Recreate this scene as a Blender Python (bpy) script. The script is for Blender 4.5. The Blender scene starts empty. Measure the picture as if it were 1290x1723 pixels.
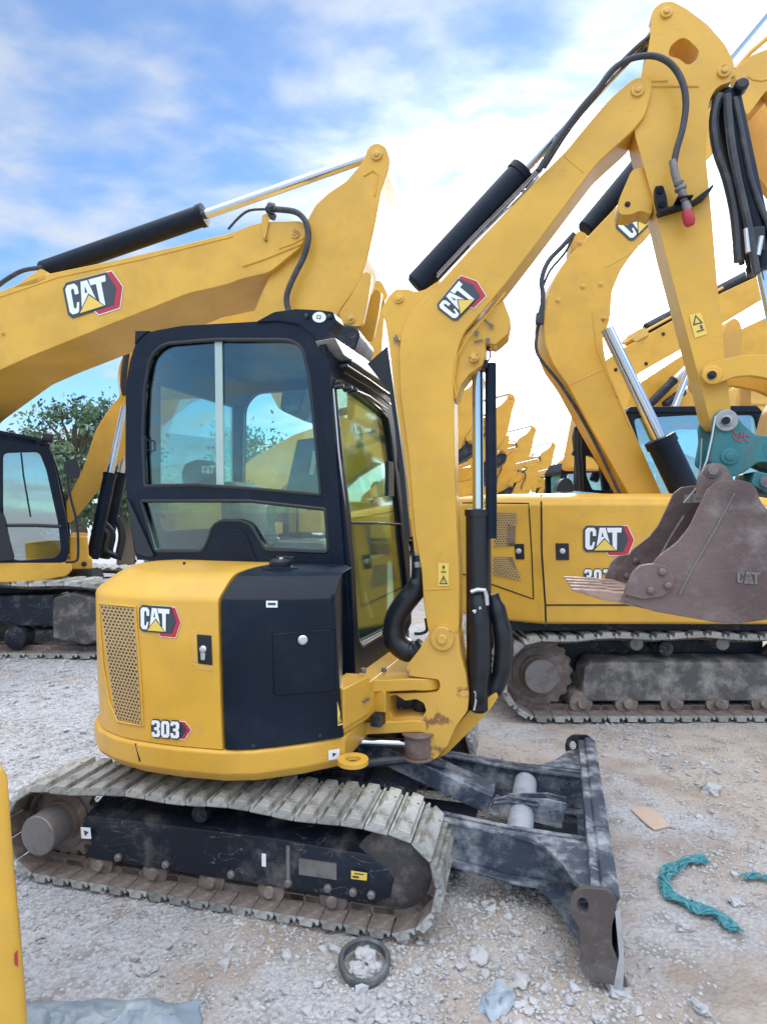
import bpy, bmesh, math, random
from mathutils import Vector, Matrix, noise
from mathutils.geometry import delaunay_2d_cdt
from mathutils.bvhtree import BVHTree
random.seed(7)
V = Vector
S = bpy.context.scene
COL = S.collection
# ------------------------------------------------------------------ camera
FX, CX, CY, CAMZ = 1030.0, 645.0, 861.5, 1.55
CAM = V((0, 0, CAMZ))
cd = bpy.data.cameras.new('camera'); cam = bpy.data.objects.new('camera', cd); COL.objects.link(cam)
cam.location = CAM; cam.rotation_euler = (math.radians(90), 0, 0)
cd.sensor_fit = 'VERTICAL'; cd.sensor_height = 36.0; cd.lens = 36.0 * FX / 1723.0
cd.clip_start = 0.05; cd.clip_end = 2000
S.camera = cam
# ------------------------------------------------------------------ sky, sun, exposure
SUN_AZ, SUN_EL = math.radians(20), math.radians(22)      # azimuth to the right of the view axis (+Y)
SUND = V((math.sin(SUN_AZ) * math.cos(SUN_EL), math.cos(SUN_AZ) * math.cos(SUN_EL), math.sin(SUN_EL)))
W = bpy.data.worlds.new('World'); S.world = W; W.use_nodes = True
nt = W.node_tree; nt.nodes.clear()
def N(t, **k):
    n = nt.nodes.new(t)
    for a, b in k.items(): setattr(n, a, b)
    return n
def L(a, b): nt.links.new(a, b)
def M(op, a, b=None, clamp=False):
    n = N('ShaderNodeMath', operation=op, use_clamp=clamp)
    for i, x in enumerate((a, b)):
        if x is None: continue
        if isinstance(x, (int, float)): n.inputs[i].default_value = x
        else: L(x, n.inputs[i])
    return n.outputs[0]
sky = N('ShaderNodeTexSky', sky_type='NISHITA', sun_disc=False, sun_elevation=SUN_EL, sun_rotation=SUN_AZ)
sky.air_density = 1.0; sky.dust_density = 0.0; sky.ozone_density = 2.5
tc = N('ShaderNodeTexCoord'); sep = N('ShaderNodeSeparateXYZ'); L(tc.outputs['Generated'], sep.inputs[0])
zz = M('ADD', M('MAXIMUM', sep.outputs[2], 0.0), 0.22)
cmb = N('ShaderNodeCombineXYZ'); L(M('DIVIDE', sep.outputs[0], zz), cmb.inputs[0]); L(M('DIVIDE', sep.outputs[1], zz), cmb.inputs[1])
mp = N('ShaderNodeMapping'); mp.inputs['Rotation'].default_value = (0, 0, 0.5); mp.inputs['Scale'].default_value = (1.15, 1.7, 1); mp.inputs['Location'].default_value = (0.9, 0.2, 0)
L(cmb.outputs[0], mp.inputs[0])
n1 = N('ShaderNodeTexNoise'); n1.inputs['Scale'].default_value = 1.9; n1.inputs['Detail'].default_value = 6; n1.inputs['Roughness'].default_value = 0.52; n1.inputs['Distortion'].default_value = 0.25
L(mp.outputs[0], n1.inputs['Vector'])
n2 = N('ShaderNodeTexNoise'); n2.inputs['Scale'].default_value = 5.5; n2.inputs['Detail'].default_value = 4; n2.inputs['Roughness'].default_value = 0.5
L(mp.outputs[0], n2.inputs['Vector'])
dotn = N('ShaderNodeVectorMath', operation='DOT_PRODUCT'); L(tc.outputs['Generated'], dotn.inputs[0]); dotn.inputs[1].default_value = (math.sin(.30) * math.cos(.22), math.cos(.30) * math.cos(.22), math.sin(.22))
dt = M('MAXIMUM', dotn.outputs['Value'], 0.0)
glow = M('POWER', dt, 18.0)
mix1 = M('ADD', M('MULTIPLY', n1.outputs[0], 0.72), M('MULTIPLY', n2.outputs[0], 0.28))
lowz = M('POWER', M('SUBTRACT', 1.0, M('MAXIMUM', sep.outputs[2], 0.0)), 6.0)
m = M('ADD', mix1, M('MULTIPLY', glow, 0.30)); m = M('ADD', m, M('MULTIPLY', lowz, 0.05))
cr = N('ShaderNodeMapRange', interpolation_type='SMOOTHSTEP'); L(m, cr.inputs[0]); cr.inputs[1].default_value = 0.43; cr.inputs[2].default_value = 0.70
cm = M('ADD', M('MULTIPLY', cr.outputs[0], 0.82), 0.17, True)
def MR(x, a, b):
    n = N('ShaderNodeMapRange', interpolation_type='SMOOTHSTEP'); L(x, n.inputs[0]); n.inputs[1].default_value = a; n.inputs[2].default_value = b; return n.outputs[0]
# added bright cloud, out of view overhead and behind the camera, as fill light
fill_cloud = M('MAXIMUM', MR(sep.outputs[2], 0.66, 0.86), M('MULTIPLY', MR(M('MULTIPLY', sep.outputs[1], -1.0), -0.15, 0.35), MR(sep.outputs[2], 0.22, 0.5)))
cm = M('MAXIMUM', cm, M('MULTIPLY', fill_cloud, 0.92))
bright = M('ADD', M('ADD', M('MULTIPLY', M('POWER', dt, 20.0), 2.2), 0.42), M('MULTIPLY', fill_cloud, M('ADD', M('MULTIPLY', MR(sep.outputs[2], 0.6, 0.85), 0.45), 0.85)))
ccol = N('ShaderNodeMix', data_type='RGBA'); ccol.inputs['Factor'].default_value = 0.0
cc = N('ShaderNodeVectorMath', operation='SCALE'); cc.inputs[0].default_value = (8.5, 9.0, 9.7); L(bright, cc.inputs['Scale'])
skt = N('ShaderNodeVectorMath', operation='MULTIPLY'); L(sky.outputs[0], skt.inputs[0]); skt.inputs[1].default_value = (0.50, 0.78, 1.02)
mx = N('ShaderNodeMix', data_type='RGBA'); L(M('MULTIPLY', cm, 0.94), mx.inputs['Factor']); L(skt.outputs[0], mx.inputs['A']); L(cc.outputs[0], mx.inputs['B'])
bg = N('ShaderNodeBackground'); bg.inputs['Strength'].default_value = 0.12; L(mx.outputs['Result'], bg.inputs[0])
wo = N('ShaderNodeOutputWorld'); L(bg.outputs[0], wo.inputs[0])
sl = bpy.data.lights.new('sun', 'SUN'); sl.energy = 1.5; sl.angle = math.radians(10); sl.color = (1.0, 0.95, 0.86)
so = bpy.data.objects.new('sun', sl); COL.objects.link(so); so.rotation_euler = SUND.to_track_quat('Z', 'Y').to_euler()
S.view_settings.view_transform = 'Standard'; S.view_settings.look = 'None'; S.view_settings.exposure = 0.90; S.view_settings.gamma = 1
# ------------------------------------------------------------------ materials
def mat(name, base, rough=0.5, metal=0.0, dirt=None, dirt_amt=0.0, dirt_scale=4.0, var=0.06, bump=0.0, bscale=40, coat=0.0, lo=0.45, hi=0.7, spec=0.5, second=None, scratch=0.0, sc_col=(0.35, 0.35, 0.36)):
    m = bpy.data.materials.new(name); m.use_nodes = True; t = m.node_tree; nd = t.nodes; lk = t.links
    p = nd['Principled BSDF']; p.inputs['Metallic'].default_value = metal
    p.inputs['Coat Weight'].default_value = coat; p.inputs['Coat Roughness'].default_value = 0.12; p.inputs['Specular IOR Level'].default_value = spec
    tc = nd.new('ShaderNodeTexCoord')
    def noi(s, d=5, r=0.6):
        n = nd.new('ShaderNodeTexNoise'); n.inputs['Scale'].default_value = s; n.inputs['Detail'].default_value = d; n.inputs['Roughness'].default_value = r
        lk.new(tc.outputs['Object'], n.inputs['Vector']); return n.outputs[0]
    def mixc(f, a, b):
        x = nd.new('ShaderNodeMix'); x.data_type = 'RGBA'
        for s, q in (('Factor', f), ('A', a), ('B', b)):
            if hasattr(q, 'default_value'): lk.new(q, x.inputs[s])
            elif s == 'Factor': x.inputs[s].default_value = q
            else: x.inputs[s].default_value = (*q, 1)
        return x.outputs['Result']
    def ramp(f, a, b):
        r = nd.new('ShaderNodeMapRange'); r.interpolation_type = 'SMOOTHSTEP'; lk.new(f, r.inputs[0]); r.inputs[1].default_value = a; r.inputs[2].default_value = b; return r.outputs[0]
    d = tuple(max(0, c * (1 - var * 2)) for c in base); l = tuple(min(1, c * (1 + var)) for c in base)
    col = mixc(ramp(noi(2.3, 3), 0.3, 0.7), d, l)
    if second: col = mixc(ramp(noi(1.1, 4), 0.45, 0.62), col, second)
    rg = rough
    if dirt:
        f = ramp(noi(dirt_scale, 8, 0.68), lo, hi)
        f2 = nd.new('ShaderNodeMath'); f2.operation = 'MULTIPLY'; lk.new(f, f2.inputs[0]); f2.inputs[1].default_value = dirt_amt
        col = mixc(f2.outputs[0], col, dirt)
        r = nd.new('ShaderNodeMapRange'); lk.new(f2.outputs[0], r.inputs[0]); r.inputs[3].default_value = rough; r.inputs[4].default_value = min(1, rough + 0.45)
        lk.new(r.outputs[0], p.inputs['Roughness'])
    else: p.inputs['Roughness'].default_value = rough
    if scratch:
        mpn = nd.new('ShaderNodeMapping'); mpn.inputs['Scale'].default_value = (3.0, 3.0, 9.0); mpn.inputs['Rotation'].default_value = (0.3, 0.5, 0.2); lk.new(tc.outputs['Object'], mpn.inputs[0])
        sn = nd.new('ShaderNodeTexNoise'); sn.inputs['Scale'].default_value = 1.6; sn.inputs['Detail'].default_value = 3; sn.inputs['Distortion'].default_value = 1.2; lk.new(mpn.outputs[0], sn.inputs['Vector'])
        a1 = nd.new('ShaderNodeMath'); a1.operation = 'SUBTRACT'; lk.new(sn.outputs[0], a1.inputs[0]); a1.inputs[1].default_value = .5
        a2 = nd.new('ShaderNodeMath'); a2.operation = 'ABSOLUTE'; lk.new(a1.outputs[0], a2.inputs[0])
        a3 = nd.new('ShaderNodeMapRange'); lk.new(a2.outputs[0], a3.inputs[0]); a3.inputs[1].default_value = .008; a3.inputs[2].default_value = 0.0; a3.inputs[3].default_value = 0; a3.inputs[4].default_value = scratch
        a4 = nd.new('ShaderNodeMath'); a4.operation = 'MULTIPLY'; lk.new(a3.outputs[0], a4.inputs[0]); lk.new(ramp(noi(6, 4), .45, .6), a4.inputs[1])
        col = mixc(a4.outputs[0], col, sc_col)
    lk.new(col, p.inputs['Base Color'])
    if bump:
        b = nd.new('ShaderNodeBump'); b.inputs['Strength'].default_value = bump; b.inputs['Distance'].default_value = 0.01
        lk.new(noi(bscale, 6), b.inputs['Height']); lk.new(b.outputs[0], p.inputs['Normal'])
    return m
def glass(name, tint, refl, rough=0.02, k=1.0):
    m = bpy.data.materials.new(name); m.use_nodes = True; t = m.node_tree; nd = t.nodes; lk = t.links; nd.clear()
    o = nd.new('ShaderNodeOutputMaterial'); tr = nd.new('ShaderNodeBsdfTransparent'); tr.inputs[0].default_value = (*tint, 1)
    g = nd.new('ShaderNodeBsdfGlossy'); g.inputs['Roughness'].default_value = rough; g.inputs[0].default_value = (0.9, 0.97, 1.0, 1)
    lw = nd.new('ShaderNodeFresnel'); lw.inputs[0].default_value = 1.5
    a = nd.new('ShaderNodeMath'); a.operation = 'MULTIPLY_ADD'; a.use_clamp = True; lk.new(lw.outputs[0], a.inputs[0]); a.inputs[1].default_value = k; a.inputs[2].default_value = refl
    x = nd.new('ShaderNodeMixShader'); lk.new(a.outputs[0], x.inputs[0]); lk.new(tr.outputs[0], x.inputs[1]); lk.new(g.outputs[0], x.inputs[2]); lk.new(x.outputs[0], o.inputs[0])
    return m
YEL = mat('yellow_paint', (0.69, 0.385, 0.052), 0.40, scratch=0.25, sc_col=(0.25, 0.13, 0.05), dirt=(0.42, 0.27, 0.12), dirt_amt=0.35, dirt_scale=11, var=0.06, coat=0.10, lo=0.5, hi=0.8, spec=0.35)
YELW = mat('worn_yellow_paint', (0.69, 0.39, 0.068), 0.42, dirt=(0.20, 0.09, 0.05), dirt_amt=0.85, dirt_scale=7, var=0.07, coat=0.1, lo=0.57, hi=0.63)
YELF = mat('faded_yellow_paint', (0.70, 0.42, 0.09), 0.5, var=0.05)
NAVY = mat('dark_blue_black_paint', (0.004, 0.009, 0.021), 0.40, spec=0.22, scratch=0.08, sc_col=(0.08, 0.09, 0.11), dirt=(0.03, 0.04, 0.06), dirt_amt=0.2, dirt_scale=5, var=0.1, bump=0.05, bscale=300)
BLK = mat('black_plastic', (0.012, 0.014, 0.020), 0.38, var=0.1)
RUB = mat('rubber_hose', (0.03, 0.034, 0.045), 0.5, dirt=(0.15, 0.14, 0.13), dirt_amt=0.4, dirt_scale=12, var=0.1)
UND = mat('scratched_black_steel', (0.007, 0.011, 0.022), 0.5, spec=0.35, scratch=0.5, dirt=(0.20, 0.18, 0.175), dirt_amt=0.8, dirt_scale=5, var=0.1, bump=0.3, bscale=30, lo=0.5, hi=0.78)
BLADE = mat('dusty_blue_grey_steel', (0.045, 0.060, 0.090), 0.45, scratch=0.7, dirt=(0.42, 0.44, 0.47), dirt_amt=0.85, dirt_scale=9, var=0.12, bump=0.3, bscale=40, lo=0.42, hi=0.70)
RUST = mat('brown_rusty_steel', (0.135, 0.088, 0.080), 0.50, scratch=0.2, dirt=(0.30, 0.26, 0.25), dirt_amt=0.75, dirt_scale=5, var=0.16, bump=0.5, bscale=25, lo=0.48, hi=0.72, second=(0.165, 0.11, 0.098))
GRIME = mat('grimy_wheel_steel', (0.05, 0.046, 0.048), 0.6, scratch=0.5, dirt=(0.26, 0.22, 0.20), dirt_amt=0.8, dirt_scale=7, bump=.4)
SHOE = mat('muddy_track_steel', (0.44, 0.44, 0.42), 0.75, dirt=(0.16, 0.135, 0.11), dirt_amt=0.9, dirt_scale=12, var=0.14, bump=1.0, bscale=45, lo=0.46, hi=0.68, second=(0.42, 0.42, 0.37))
SHOEB = mat('rusty_track_links', (0.21, 0.16, 0.14), 0.8, dirt=(0.34, 0.30, 0.27), dirt_amt=0.8, dirt_scale=12, var=0.15, bump=0.6, bscale=40)
STEEL = mat('dull_bare_steel', (0.22, 0.21, 0.21), 0.5, metal=0.4, dirt=(0.16, 0.11, 0.09), dirt_amt=0.7, dirt_scale=14, bump=0.2)
CHR = mat('chrome_rod', (0.62, 0.65, 0.70), 0.18, metal=1.0, var=0.02)
SIL = mat('silver_trim', (0.62, 0.64, 0.66), 0.35, metal=0.6, var=0.03)
TEAL = mat('teal_paint', (0.028, 0.19, 0.21), 0.5, dirt=(0.10, 0.10, 0.09), dirt_amt=0.6, dirt_scale=10, var=0.15, bump=0.2)
REDM = mat('red_marking', (0.48, 0.03, 0.05), 0.5)
WHT = mat('white_marking', (0.80, 0.83, 0.86), 0.45, var=0.01)
DRK = mat('charcoal_marking', (0.045, 0.055, 0.075), 0.45, var=0.02)
YLB = mat('warning_yellow', (0.85, 0.75, 0.03), 0.5, var=0.02)
LYL = mat('logo_yellow', (0.80, 0.56, 0.10), 0.45, var=0.02)
GRAYI = mat('interior_grey', (0.10, 0.11, 0.12), 0.7, var=0.1)
LGRY = mat('interior_light_grey', (0.42, 0.43, 0.41), 0.7, var=0.05)
HOLE = mat('dark_interior', (0.010, 0.010, 0.012), 0.9)
GLS = glass('tinted_cab_glass', (0.84, 0.95, 0.91), 0.03, 0.02, 0.8)
GLF = glass('windscreen_glass', (0.86, 0.98, 0.84), 0.06, 0.05, 0.5)
GLB = glass('far_cab_glass', (0.45, 0.72, 0.78), 0.30)
def per_object(m, a, b):
    t = m.node_tree; p = t.nodes['Principled BSDF']; src = p.inputs['Base Color'].links[0].from_socket
    oi = t.nodes.new('ShaderNodeObjectInfo'); mr = t.nodes.new('ShaderNodeMapRange'); t.links.new(oi.outputs['Random'], mr.inputs[0]); mr.inputs[3].default_value = a; mr.inputs[4].default_value = b
    v = t.nodes.new('ShaderNodeVectorMath'); v.operation = 'SCALE'; t.links.new(src, v.inputs[0]); t.links.new(mr.outputs[0], v.inputs['Scale']); t.links.new(v.outputs[0], p.inputs['Base Color'])
per_object(SHOE, 0.7, 1.25)
# ------------------------------------------------------------------ geometry helpers
def ray(px, py): return V(((px - CX) / FX, 1.0, -(py - CY) / FX))
def at(px, py, Y): return CAM + ray(px, py) * Y
def gz(px, py, z=0.0):
    r = ray(px, py); return CAM + r * ((z - CAMZ) / r.z)
class Frame:
    def __init__(s, x, y, deg):
        s.c = V((x, y, 0)); q = math.radians(deg); s.f = V((math.cos(q), -math.sin(q), 0)); s.a = V((math.sin(q), math.cos(q), 0))
    def p(s, u, v, z): return s.c + s.f * u + s.a * v + V((0, 0, z))
    def px(s, px, py, v):          # pixel onto the vertical plane at lateral offset v
        r = ray(px, py); p0 = s.c + s.a * v; t = (p0 - V((0, 0, 0))).dot(s.a) / r.dot(s.a); return CAM + r * t
def fil(pts, r, n=4):
    out = []; k = len(pts)
    for i in range(k):
        a, b, c = pts[i - 1], pts[i], pts[(i + 1) % k]
        rr = r[i] if isinstance(r, (list, tuple)) else r
        d1 = a - b; d2 = c - b; l1, l2 = d1.length, d2.length
        if rr <= 0 or l1 < 1e-6 or l2 < 1e-6: out.append(b.copy()); continue
        q = min(rr, l1 * 0.48, l2 * 0.48); p = b + d1 * (q / l1); s = b + d2 * (q / l2)
        for j in range(n + 1):
            t = j / n; out.append(p * (1 - t) ** 2 + b * 2 * t * (1 - t) + s * t * t)
    return out
def spline(pts, n=6, closed=False):
    out = []; k = len(pts)
    rng = range(k if closed else k - 1)
    for i in rng:
        g = lambda j: pts[j % k] if closed else pts[max(0, min(k - 1, j))]
        a, b, c, d = g(i - 1), g(i), g(i + 1), g(i + 2)
        for j in range(n):
            t = j / n
            out.append(0.5 * ((2 * b) + (c - a) * t + (2 * a - 5 * b + 4 * c - d) * t * t + (3 * b - a - 3 * c + d) * t ** 3))
    if not closed: out.append(pts[-1].copy())
    return out
class MB:
    def __init__(s): s.v = []; s.f = []; s.m = []
    def add(s, vs, fs, mi=0):
        o = len(s.v); s.v += [V(x) for x in vs]; s.f += [tuple(i + o for i in f) for f in fs]; s.m += [mi] * len(fs); return s
    def prism(s, poly, d, mi=0, holes=None, mis=None):
        n = len(poly); mis = mi if mis is None else mis
        if not holes:
            s.add(list(poly) + [p + d for p in poly], [tuple(range(n)), tuple(range(2 * n - 1, n - 1, -1))], mi)
            o = len(s.v) - 2 * n
            for i in range(n): s.f.append((o + i, o + (i + 1) % n, o + (i + 1) % n + n, o + i + n)); s.m.append(mis)
            return s
        t, loops = cdt(poly, holes)
        allp = list(poly) + [p for h in holes for p in h]; k = len(allp)
        o = len(s.v); s.v += allp + [p + d for p in allp]
        for a, b, c in t:
            s.f.append((o + a, o + b, o + c)); s.m.append(mi); s.f.append((o + c + k, o + b + k, o + a + k)); s.m.append(mi)
        st = 0
        for lp in [poly] + list(holes):
            q = len(lp)
            for i in range(q):
                a, b = st + i, st + (i + 1) % q
                s.f.append((o + a, o + b, o + b + k, o + a + k)); s.m.append(mis)
            st += q
        return s
    def sheet(s, poly, mi=0, holes=None):
        if holes or len(poly) > 4:
            t, _ = cdt(poly, holes or []); allp = list(poly) + [p for h in (holes or []) for p in h]
            return s.add(allp, t, mi)
        return s.add(poly, [tuple(range(len(poly)))], mi)
    def loft(s, loops, mi=0, cap=True):
        n = len(loops[0]); o = len(s.v)
        for l in loops: s.v += [V(p) for p in l]
        for k in range(len(loops) - 1):
            for i in range(n):
                a = o + k * n + i; b = o + k * n + (i + 1) % n
                s.f.append((a, b, b + n, a + n)); s.m.append(mi)
        if cap:
            s.f.append(tuple(o + i for i in range(n))[::-1]); s.m.append(mi)
            s.f.append(tuple(o + (len(loops) - 1) * n + i for i in range(n))); s.m.append(mi)
        return s
    def cyl(s, a, b, r0, r1=None, seg=20, mi=0, cap=True):
        r1 = r0 if r1 is None else r1; d = (b - a).normalized(); x = d.orthogonal().normalized(); y = d.cross(x)
        def ring(c, r): return [c + x * math.cos(6.28318 * i / seg) * r + y * math.sin(6.28318 * i / seg) * r for i in range(seg)]
        return s.loft([ring(a, r0), ring(b, r1)], mi, cap)
    def lathe(s, a, d, prof, seg=24, mi=0):     # prof: (radius, along)
        d = d.normalized(); x = d.orthogonal().normalized(); y = d.cross(x)
        return s.loft([[a + d * h + (x * math.cos(6.28318 * i / seg) + y * math.sin(6.28318 * i / seg)) * max(r, 1e-4) for i in range(seg)] for r, h in prof], mi)
    def tube(s, pts, r, seg=10, mi=0, sm=0):
        if sm: pts = spline(pts, sm)
        n = len(pts); rr = (lambda i: r[min(len(r) - 1, int(i / max(1, n - 1) * (len(r) - 1) + .5))]) if isinstance(r, (list, tuple)) else (lambda i: r)
        x = None; loops = []
        for i, p in enumerate(pts):
            d = (pts[min(n - 1, i + 1)] - pts[max(0, i - 1)]).normalized()
            x = d.orthogonal().normalized() if x is None else (x - d * x.dot(d)).normalized()
            y = d.cross(x); loops.append([p + x * math.cos(6.28318 * j / seg) * rr(i) + y * math.sin(6.28318 * j / seg) * rr(i) for j in range(seg)])
        return s.loft(loops, mi)
    def box(s, c, x, y, z, mi=0):               # half-extent vectors
        vs = [c + x * i + y * j + z * k for i in (-1, 1) for j in (-1, 1) for k in (-1, 1)]
        return s.add(vs, [(0, 1, 3, 2), (4, 6, 7, 5), (0, 4, 5, 1), (2, 3, 7, 6), (0, 2, 6, 4), (1, 5, 7, 3)], mi)
    def fbox(s, F, u0, u1, v0, v1, z0, z1, mi=0):
        return s.box(F.p((u0 + u1) / 2, (v0 + v1) / 2, (z0 + z1) / 2), F.f * (u1 - u0) / 2, F.a * (v1 - v0) / 2, V((0, 0, (z1 - z0) / 2)), mi)
    def bvh(s): return BVHTree.FromPolygons(s.v, s.f)
def cdt(poly, holes):
    p0 = poly[0]; nrm = V((0, 0, 0)); k = len(poly)
    for i in range(k): nrm += (poly[i] - p0).cross(poly[(i + 1) % k] - p0)
    nrm.normalize(); x = nrm.orthogonal().normalized(); y = nrm.cross(x)
    pts = []; edges = []; loops = []
    for lp in [poly] + list(holes):
        st = len(pts); pts += [V(((p - p0).dot(x), (p - p0).dot(y))) for p in lp]
        edges += [(st + i, st + (i + 1) % len(lp)) for i in range(len(lp))]; loops.append((st, len(lp)))
    r = delaunay_2d_cdt(pts, edges, [], 1 if not holes else 0, 1e-7)
    vo, fo, orig = r[0], r[2], r[3]
    def inside(q, lp):
        c = False; st, n = lp
        for i in range(n):
            a, b = pts[st + i], pts[st + (i + 1) % n]
            if (a.y > q.y) != (b.y > q.y) and q.x < (b.x - a.x) * (q.y - a.y) / (b.y - a.y) + a.x: c = not c
        return c
    out = []
    for f in fo:
        q = (vo[f[0]] + vo[f[1]] + vo[f[2]]) / 3
        if inside(q, loops[0]) and not any(inside(q, l) for l in loops[1:]) and all(orig[i] for i in f):
            t = tuple(orig[i][0] for i in f)
            if len(set(t)) == 3: out.append(t)
    return out, loops
OFF = {}
SPLIT = {'frame_bolts_and_covers': 'frame_bolt', 'hood_bolts': 'hood_bolt', 'cover_bolts': 'cover_bolt', 'frame_bolts': 'frame_bolt', 'bracket_bolts': 'bracket_bolt', 'boom_pins': 'boom_pin', 'arm_pins': 'arm_pin',
         'boom_fittings': 'boom_fitting', 'boom_pipes': 'boom_pipe', 'boom_hose': 'boom_hose', 'cylinder_fittings': 'cylinder_fitting', 'silver_fittings': 'hose_fitting', 'hose_fittings': 'hose_fitting', 'cab_window': 'cab_window', 'cab_glass': 'cab_glass',
         'arm_tip_plates': 'arm_tip_plate', 'hydraulic_hoses': 'hydraulic_hose', 'cylinder_hoses': 'cylinder_hose', 'hose_sleeve': 'hose_sleeve', 'hose_bundle': 'hose_bundle', 'weld_seams': 'weld_seam', 'bucket_weld': 'bucket_weld', 'coupler_boss': 'coupler_boss',
         'door_rails': 'door_rail', 'pedals_and_levers': 'control_lever', 'gusset': 'gusset', 'window_seal': 'window_seal', 'windscreen_seal': 'windscreen_seal', 'boom_lugs': 'boom_lug', 'bucket_pin': 'bucket_pin', 'safety_wire': 'safety_wire', 'red_paint_scrawl': None}
def comps(mb):
    par = list(range(len(mb.v)))
    def find(i):
        while par[i] != i: par[i] = par[par[i]]; i = par[i]
        return i
    for f in mb.f:
        for i in f[1:]: par[find(i)] = find(f[0])
    g = {}
    for f, m in zip(mb.f, mb.m): g.setdefault(find(f[0]), []).append((f, m))
    out = []
    for fs in g.values():
        n = MB(); ix = {}
        for f, m in fs:
            for i in f:
                if i not in ix: ix[i] = len(n.v); n.v.append(mb.v[i])
            n.f.append(tuple(ix[i] for i in f)); n.m.append(m)
        out.append(n)
    return out
def build(name, mb, mats, parent=None, bevel=0.0, seg=2, smooth=True, ang=32, loc=None, fix=True):
    if SPLIT.get(name):
        cs_ = comps(mb)
        os_ = [build1(SPLIT[name], c, mats, parent, bevel, seg, smooth, ang, loc, fix) for c in cs_]
        return os_[0]
    return build1(name, mb, mats, parent, bevel, seg, smooth, ang, loc, fix)
def build1(name, mb, mats, parent=None, bevel=0.0, seg=2, smooth=True, ang=32, loc=None, fix=True):
    off = OFF[parent.name] if parent else V(loc if loc is not None else (0, 0, 0))
    me = bpy.data.meshes.new(name); me.from_pydata([tuple(p - off) for p in mb.v], [], mb.f)
    for x in (mats if isinstance(mats, (list, tuple)) else [mats]): me.materials.append(x)
    me.polygons.foreach_set('material_index', mb.m)
    if fix:
        b = bmesh.new(); b.from_mesh(me); bmesh.ops.recalc_face_normals(b, faces=b.faces); b.to_mesh(me); b.free()
    if smooth:
        me.polygons.foreach_set('use_smooth', [True] * len(me.polygons))
        if not bevel: me.set_sharp_from_angle(angle=math.radians(ang))
    me.update()
    o = bpy.data.objects.new(name, me); COL.objects.link(o)
    if parent: o.parent = parent
    else: o.location = off
    OFF[o.name] = off
    if bevel:
        q = o.modifiers.new('bevel', 'BEVEL'); q.width = bevel; q.segments = seg; q.limit_method = 'ANGLE'; q.angle_limit = math.radians(ang); q.harden_normals = True
    return o
def thing(name, loc, label, cat, group=None):
    o = bpy.data.objects.new(name, None); COL.objects.link(o); o.location = loc; OFF[o.name] = V(loc); o.empty_display_size = 0.2
    return tag(o, label, cat, group)
def tag(o, label, cat, group=None, kind=None):
    if label: o['label'] = label
    if cat: o['category'] = cat
    if group: o['group'] = group
    if kind: o['kind'] = kind
    return o
def copy_tree(o, parent=None):
    c = o.copy(); COL.objects.link(c)
    if parent: c.parent = parent
    for ch in list(o.children): copy_tree(ch, c)
    return c
def P(F, v, *pts): return [F.px(x, y, v) for x, y in pts]
# ---- markings: 2-D shapes in a unit box (y down), mapped onto a surface through four corner pixels
def q2(pts, x0, y0, w, h): return [V(((x - x0) / w, (y - y0) / h)) for x, y in pts]
def offs(poly, t, asp=1.0):
    n = len(poly); P_ = [V((p.x * asp, p.y)) for p in poly]; ar = sum(P_[i].x * P_[(i + 1) % n].y - P_[(i + 1) % n].x * P_[i].y for i in range(n)); sg = 1 if ar > 0 else -1
    out = []
    for i in range(n):
        a, b, c = P_[i - 1], P_[i], P_[(i + 1) % n]; d1 = (b - a).normalized(); d2 = (c - b).normalized()
        n1 = V((d1.y, -d1.x)) * sg; n2 = V((d2.y, -d2.x)) * sg; nn = (n1 + n2)
        nn = nn / max(0.6, nn.length_squared / 2) if nn.length > 1e-6 else n1
        q = b + nn * t; out.append(V((q.x / asp, q.y)))
    return out
LX = (556, 668, 214, 118)
def lq(*p): return q2(p, *LX)
C_ = lq((576,677),(602,677),(611,687),(611,708),(597,708),(597,694),(592,689),(586,694),(585,742),(589,747),(595,743),(598,731),(607,731),(600,756),(594,760),(576,760),(567,751),(567,687))
A_ = lq((625,677),(649,677),(674,762),(610,762))
Ah = lq((637,692),(632,712),(642,712))
T_ = lq((654,677),(715,677),(713,695),(696,695),(695,762),(678,762),(677,695),(658,695))
TRI = lq((645,721),(690,763),(602,763))
BLOCK = lq((574,670),(720,670),(742,722),(722,768),(572,768),(560,756),(560,684))
HEXR = lq((606,670),(739,670),(766,724),(741,782),(665,782),(650,764),(606,764))
HEXW = offs(HEXR, 0.022, 1.8)
BLK0 = offs(BLOCK, 0.012, 1.8)
CAT = [(HEXW, [], 0), (HEXR, [], 1), (BLK0, [], 2), (BLOCK, [], 2), (C_, [], 0), (A_, [Ah], 0), (T_, [], 0), (offs(TRI, .035, 1.8), [], 2), (TRI, [], 3)]
D3 = [(0,.27),(0,.12),(.15,0),(.82,0),(1,.12),(1,.38),(.86,.5),(1,.62),(1,.88),(.82,1),(.15,1),(0,.88),(0,.70),(.36,.70),(.36,.82),(.62,.82),(.62,.59),(.3,.59),(.3,.41),(.62,.41),(.62,.18),(.36,.18),(.36,.27)]
D0 = [(.2,0),(.8,0),(1,.15),(1,.85),(.8,1),(.2,1),(0,.85),(0,.15)]; D0h = [(.38,.2),(.62,.2),(.62,.8),(.38,.8)]
D7 = [(0,0),(1,0),(1,.22),(.62,1),(.22,1),(.6,.24),(0,.24)]
def dig(d, x, w): return [V((x + p[0] * w, .1 + p[1] * .8)) for p in d]
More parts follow.
